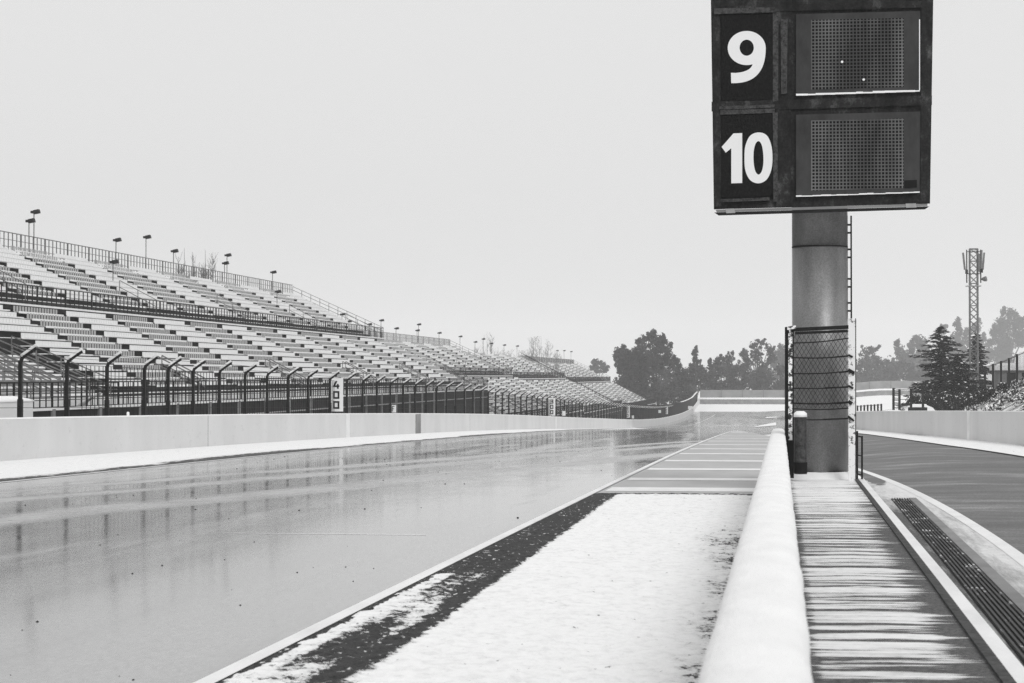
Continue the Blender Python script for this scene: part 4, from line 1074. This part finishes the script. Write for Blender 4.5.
conifer('dark conifer half hidden behind the lattice mast', 976, 331, 410, 268, 27, 2)
conifer('small dark conifer between the large conifer and the mast', 959, 352, 411, 228, 32, 3)
def shrub(label, px, py, Y, r, seed, mat='needle'):
    rs = random.Random(seed); p = at_Y(px, py, Y); zg = Gf(p.x, Y); t = thing('shrub', label, 'shrub', (p.x, Y, zg), 'dark shrubs on the snowy bank'); k = r * Y / F
    nd = MB(); sn = MB(); tm = MB(); cz = max(zg + k * .4, p.z)
    for q in range(5): a = rs.uniform(0, 6.28); tm.bar((p.x, Y, zg), (p.x + k * .6 * math.cos(a), Y + k * .6 * math.sin(a), cz + k * .3), .04)
    leaf_cloud(nd, (p.x, Y, cz), (k, k, k * .8), 700, .14, rs, .15); nd.cur = 1; leaf_cloud(nd, (p.x, Y, cz + k * .18), (k * .9, k * .9, k * .62), 34, .12, rs, .8)
    tm.build('stem', 'bark', t); nd.build('foliage', [mat, 'snow'], t)
for i, (px, py, r, lab) in enumerate(((915, 404, 7, 'leftmost dark shrub beside the snowy car'), (927, 403, 7, 'dark shrub under the left side of the large conifer'), (943, 404, 8, 'round dark shrub at the foot of the large conifer'), (958, 404, 7, 'dark shrub between the conifers on the bank'), (968, 402, 7, 'dark shrub left of the mast foot'), (981, 399, 6, 'dark shrub right of the mast foot'), (992, 396, 5, 'thin dark shrub below the bank fence'), (1003, 391, 5, 'small dark shrub high on the snowy bank'))):
    shrub(lab, px, py - 3, 214 + (i % 3) * 3, r * 1.45, 40 + i)

def undergrowth():
    rs = random.Random(21); mb = MB()
    for k in range(230):
        px = 905 + 135 * rs.random(); Y = rs.uniform(160, 226); p = at_Y(px, 400, Y); z = Gf(p.x, Y)
        if p.x < 11: continue
        r = rs.uniform(.35, 1.0); mb.cur = 0; leaf_cloud(mb, (p.x, Y, z + r * .25), (r, r, r * .55), 46, .11, rs, .15)
        mb.cur = 1; leaf_cloud(mb, (p.x, Y, z + r * .38), (r * .9, r * .9, r * .5), rs.randint(4, 22), .13, rs, .7)
    o = mb.build('undergrowth', ['needle', 'snow']); o['kind'] = 'stuff'
undergrowth()
# ------------------------------------------------------------------ lattice mast
def mast():
    Y = 262; b = at_Y(974, 400, Y); zb = Gf(b.x, Y); top = at_Y(974, 249, Y).z; x = b.x; h = .44
    t = thing('radio_mast', 'tall grey lattice radio mast with panel antennas above the trees', 'mast', (x, Y, zb))
    mb = MB(); cs = [(x - h, Y - h), (x + h, Y - h), (x + h, Y + h), (x - h, Y + h)]
    for cx, cy in cs: mb.bar((cx, cy, zb), (cx, cy, top), .15)
    mb.build('leg_frame', 'grey_steel', t); mb = MB(); z = zb; k = 0
    while z < top - .2:
        z2 = min(top, z + .85)
        for i in range(4):
            (ax, ay), (bx_, by_) = cs[i], cs[(i + 1) % 4]
            mb.bar((ax, ay, z), (bx_, by_, z2), .06); mb.bar((bx_, by_, z), (ax, ay, z2), .06)
            if k % 3 == 0: mb.bar((ax, ay, z), (bx_, by_, z), .08)
        z = z2; k += 1
    for i in range(4): (ax, ay), (bx_, by_) = cs[i], cs[(i + 1) % 4]; mb.bar((ax, ay, top), (bx_, by_, top), .12)
    mb.build('bracing', 'grey_steel', t)
    Z = lambda py: at_Y(974, py, Y).z
    mb = MB(); mb.box(x - .85, Y - .8, Z(286.6), x + .8, Y + .8, Z(286.6) + .10); mb.build('platform', 'pale_steel', t)
    mb = MB()
    for dx in (-.82, .75): mb.bar((x + dx, Y - .6, Z(283)), (x + dx, Y - .6, Z(250)), .13)
    for py in (252, 274): mb.bar((x - .82, Y - .6, Z(py)), (x + .75, Y - .6, Z(py)), .08)
    mb.build('antenna_frame', 'dark_steel', t)
    for (dx, t0, t1, w, lean) in ((-1.15, 253, 270, .36, .10), (.55, 254, 272, .22, 0), (.82, 250.5, 272, .2, -.02), (1.05, 253, 270, .12, -.08)):
        mb = MB(); mb.bar((x + dx + lean, Y - .8, Z(t1)), (x + dx - lean, Y - .8, Z(t0)), w, .2); mb.build('panel_antenna', 'grey_steel', t)
    mb = MB(); p = Vector((x + .85, Y - .8, Z(279.5))); mb.tube([p, p + Vector((.25, -.15, .0)), p + Vector((.5, -.25, .05))], [.12, .27, .3], 14); mb.build('dish', 'grey_steel', t)
    mb = MB(); mb.box(x - 1.0, Y - .9, Z(274), x - .7, Y - .61, Z(270)); mb.build('radio_box', 'dark_steel', t)
    mb = MB(); mb.box(x + .6, Y - .9, Z(273), x + .98, Y - .61, Z(269)); mb.build('radio_box', 'dark_steel', t)
mast()
# ------------------------------------------------------------------ right side: wall, gate, fences, car, building
def right_wall():
    ys = list(np.arange(6, 300, 4.0)); path = [(wR(y) , y) for y in ys][::-1]
    t = thing('pit_lane_wall', 'pale concrete wall along the right side of the pit lane', 'wall', (wR(80), 80, Gf(wR(80), 80)))
    mb = MB(); wall_strip(mb, path, 1.18, .25); mb.build('wall_body', 'barrier_concrete', t)
    y = 94.5; xx = wR(y); mb = MB()
    mb.hexa([(wR(y - .4) - .008, y - .4, Gf(xx, y)), (wR(y - .4) + .01, y - .4, Gf(xx, y)), (wR(y + .4) + .01, y + .4, Gf(xx, y)), (wR(y + .4) - .008, y + .4, Gf(xx, y)),
             (wR(y - .4) - .008, y - .4, Gf(xx, y) + 1.18), (wR(y - .4) + .01, y - .4, Gf(xx, y) + 1.18), (wR(y + .4) + .01, y + .4, Gf(xx, y) + 1.18), (wR(y + .4) - .008, y + .4, Gf(xx, y) + 1.18)])
    mb.build('painted_stripe', 'white_paint', t)
    mb = MB()
    for (a, ya), (b, yb) in zip(path[:-1], path[1:]): za, zb = Gf(a, ya) + 1.183, Gf(b, yb) + 1.183; mb.hexa([(a + .02, ya, za), (a + .23, ya, za), (b + .23, yb, zb), (b + .02, yb, zb), (a + .04, ya, za + .03), (a + .2, ya, za + .03), (b + .2, yb, zb + .03), (b + .04, yb, zb + .03)])
    mb.build('snow_ridge', 'snow', t)
right_wall()
def fence_run(name, label, pix, Y, pbase, sp=None, mat='dark_steel', rails=(0.0, .5, 1.0), w=.12, cat='fence'):
    """posts at picture columns with top and base rows, each at its own distance"""
    pts = [(at_Y(px, pt, y_), at_Y(px, pb, y_)) for (px, pt, pb, y_) in pix]
    t = thing(name, label, cat, pts[0][1])
    for tp, bt in pts: mb = MB(); mb.bar(bt, Vector((bt.x, bt.y, tp.z)), w); mb.build('post', mat, t)
    mb = MB()
    for (ta, ba), (tb, bb) in zip(pts[:-1], pts[1:]):
        for r_ in rails: mb.bar(ba.lerp(ta, r_), bb.lerp(tb, r_), .05)
    mb.build('rail', mat, t)
    return t, pts
t, pts = fence_run('bank_fence', 'dark mesh fence with tall posts on top of the snowy bank', [(985, 366, 392, 232), (993, 364, 390, 226), (1001, 361, 389, 220), (1009, 358, 388, 214), (1017, 354, 387, 208), (1026, 350, 387, 202), (1036, 346, 387, 196)], 210, 390, rails=(.05, .95), w=.22)
mb = MB()
for (ta, ba), (tb, bb) in zip(pts[:-1], pts[1:]):
    for k in range(1, 7): mb.bar(ba.lerp(bb, k / 7), ta.lerp(tb, k / 7), .03)
mb.build('mesh', 'dark_steel', t)
t, pts = fence_run('mesh_gate', 'dark steel mesh gate left of the large conifer', [(893.5, 388, 410, 190), (899.5, 389, 410, 190), (911, 388.5, 410, 191), (923, 388.5, 411, 192)], 190, 410, w=.2, rails=(.97, .5), cat='gate')
mb = MB()
for k in range(12): a, b = pts[0][1].lerp(pts[1][1], .5), pts[0][0].lerp(pts[1][0], .5)
for k in range(1, 9): mb.bar(pts[0][1].lerp(pts[0][0], k / 9), pts[1][1].lerp(pts[1][0], k / 9), .05)
mb.build('mesh', 'dark_steel', t)
fence_run('post_row', 'row of short dark posts on the snow past the pit lane wall', [(857.5 + 3.4 * k, 405.5 - .25 * k, 411, 215 - 1.5 * k) for k in range(8)], 215, 411, rails=(.85,), w=.16)
def car():
    Y = 205; a, b = at_Y(908, 411, Y), at_Y(925, 405.2, Y); zg = min(a.z - .9, Gf(a.x, Y)); x0, x1 = a.x, b.x; zt = b.z
    t = thing('parked_car', 'white car under snow, only its roof above the pit lane wall', 'car', ((x0 + x1) / 2, Y, zg))
    mb = MB(); prof = [(0, .0), (0, .45), (.10, .55), (.22, .60), (.34, .98), (.42, 1.04), (.72, 1.04), (.84, .92), (.95, .60), (1, .5), (1, 0)]
    L_ = 4.2; xm = (x0 + x1) / 2; s = (zt - zg - .3) / 1.04
    poly = [(xm - L_ / 2 + u * L_, Y, zg + .3 + v * s) for u, v in prof]
    mb.prism(poly, (0, 1.75, 0)); mb.build('body', 'board_white', t)
    mb = MB(); mb.box(xm - .75, Y - .012, zg + .3 + .66 * s, xm + .95, Y - .003, zg + .3 + .93 * s); mb.build('side_window', 'ink_black', t)
    mb = MB(); mb.box(xm - .5, Y + .1, zt + .003, xm + .9, Y + 1.6, zt + .08); mb.build('roof_snow', 'snow', t)
    for u in (-1.3, 1.3): mb = MB(); mb.tube([(xm + u, Y - .02, zg + .32), (xm + u, Y + .2, zg + .32)], .32, 16); mb.build('wheel', 'ink_black', t)
car()
def hut():
    Y = 236; a, b = at_Y(999, 390, Y), at_Y(1045, 363, Y); zg = min(a.z, Gf(a.x + 3, Y)) - .6
    t = thing('service_building', 'low grey building with a snowy flat roof behind the bank fence', 'building', ((a.x + b.x) / 2, Y, zg))
    mb = MB(); mb.box(a.x, Y, zg, b.x, Y + 6, b.z - .75); mb.build('wall', 'mid_concrete', t)
    mb = MB(); mb.box(a.x - .4, Y - .4, b.z - .745, b.x + .4, Y + 6.4, b.z - .25); mb.build('roof', 'board_white', t)
    mb = MB(); mb.box(a.x - .3, Y - .3, b.z - .247, b.x + .3, Y + 6.3, b.z); mb.build('roof_snow', 'snow', t)
    for k in range(3):
        x = a.x + .8 + k * 1.5; mb = MB(); mb.box(x, Y - .03, zg + 1.2, x + .9, Y - .003, b.z - 1.0); mb.build('window', 'ink_black', t)
hut()
# far barrier of the bend
def far_barrier():
    Y = 643; t = thing('tyre_barrier', 'low grey barrier topped with snow behind the far gravel', 'barrier', (0, Y, Gf(0, Y)))
    mb = MB(); xs = np.arange(-23, 62, 3.0)
    for a, b in zip(xs[:-1], xs[1:]): za, zb = Gf(a, Y), Gf(b, Y); mb.hexa([(a, Y, za - .2), (b, Y, zb - .2), (b, Y + 1, zb - .2), (a, Y + 1, za - .2), (a, Y, za + 1.35), (b, Y, zb + 1.35), (b, Y + 1, zb + 1.35), (a, Y + 1, za + 1.35)])
    mb.build('tyre_wall', 'tyre_grey', t); mb = MB()
    for a, b in zip(xs[:-1], xs[1:]): za, zb = Gf(a, Y), Gf(b, Y); mb.hexa([(a, Y - .05, za + 1.36), (b, Y - .05, zb + 1.36), (b, Y + 1.6, zb + 1.36), (a, Y + 1.6, za + 1.36), (a, Y - .05, za + 1.85), (b, Y - .05, zb + 1.85), (b, Y + 1.6, zb + 1.85), (a, Y + 1.6, za + 1.85)])
    mb.build('snow_top', 'snow', t)
    Y = 648; t = thing('catch_fence', 'tall grey catch fence in front of the far trees', 'fence', (0, Y, Gf(0, Y)))
    mb = MB()
    for a, b in zip(xs[:-1], xs[1:]): za, zb = Gf(a, Y), Gf(b, Y); mb.hexa([(a, Y, za), (b, Y, zb), (b, Y + .08, zb), (a, Y + .08, za), (a, Y, za + 3.9), (b, Y, zb + 3.9), (b, Y + .08, zb + 3.9), (a, Y + .08, za + 3.9)])
    mb.build('netting', 'fence_grey', t)
    for x in xs[::2]: mb = MB(); mb.bar((x, Y - .1, Gf(x, Y)), (x, Y - .1, Gf(x, Y) + 4.2), .14); mb.build('post', 'grey_steel', t)
far_barrier()
# ------------------------------------------------------------------ haze: snow-laden air, even density
def haze():
    mb = MB(); mb.box(-1260, -70, -12, 1260, 2460, 56); me = mb.build('haze', 'snow'); me.data.materials.clear()
    m = bpy.data.materials.new('haze'); m.use_nodes = True; n = m.node_tree; n.nodes.clear()
    pv = n.nodes.new('ShaderNodeVolumePrincipled'); pv.inputs['Color'].default_value = (.985, .985, .985, 1); pv.inputs['Density'].default_value = .00033
    out = n.nodes.new('ShaderNodeOutputMaterial'); n.links.new(pv.outputs[0], out.inputs['Volume'])
    me.data.materials.append(m); me['kind'] = 'stuff'
haze()
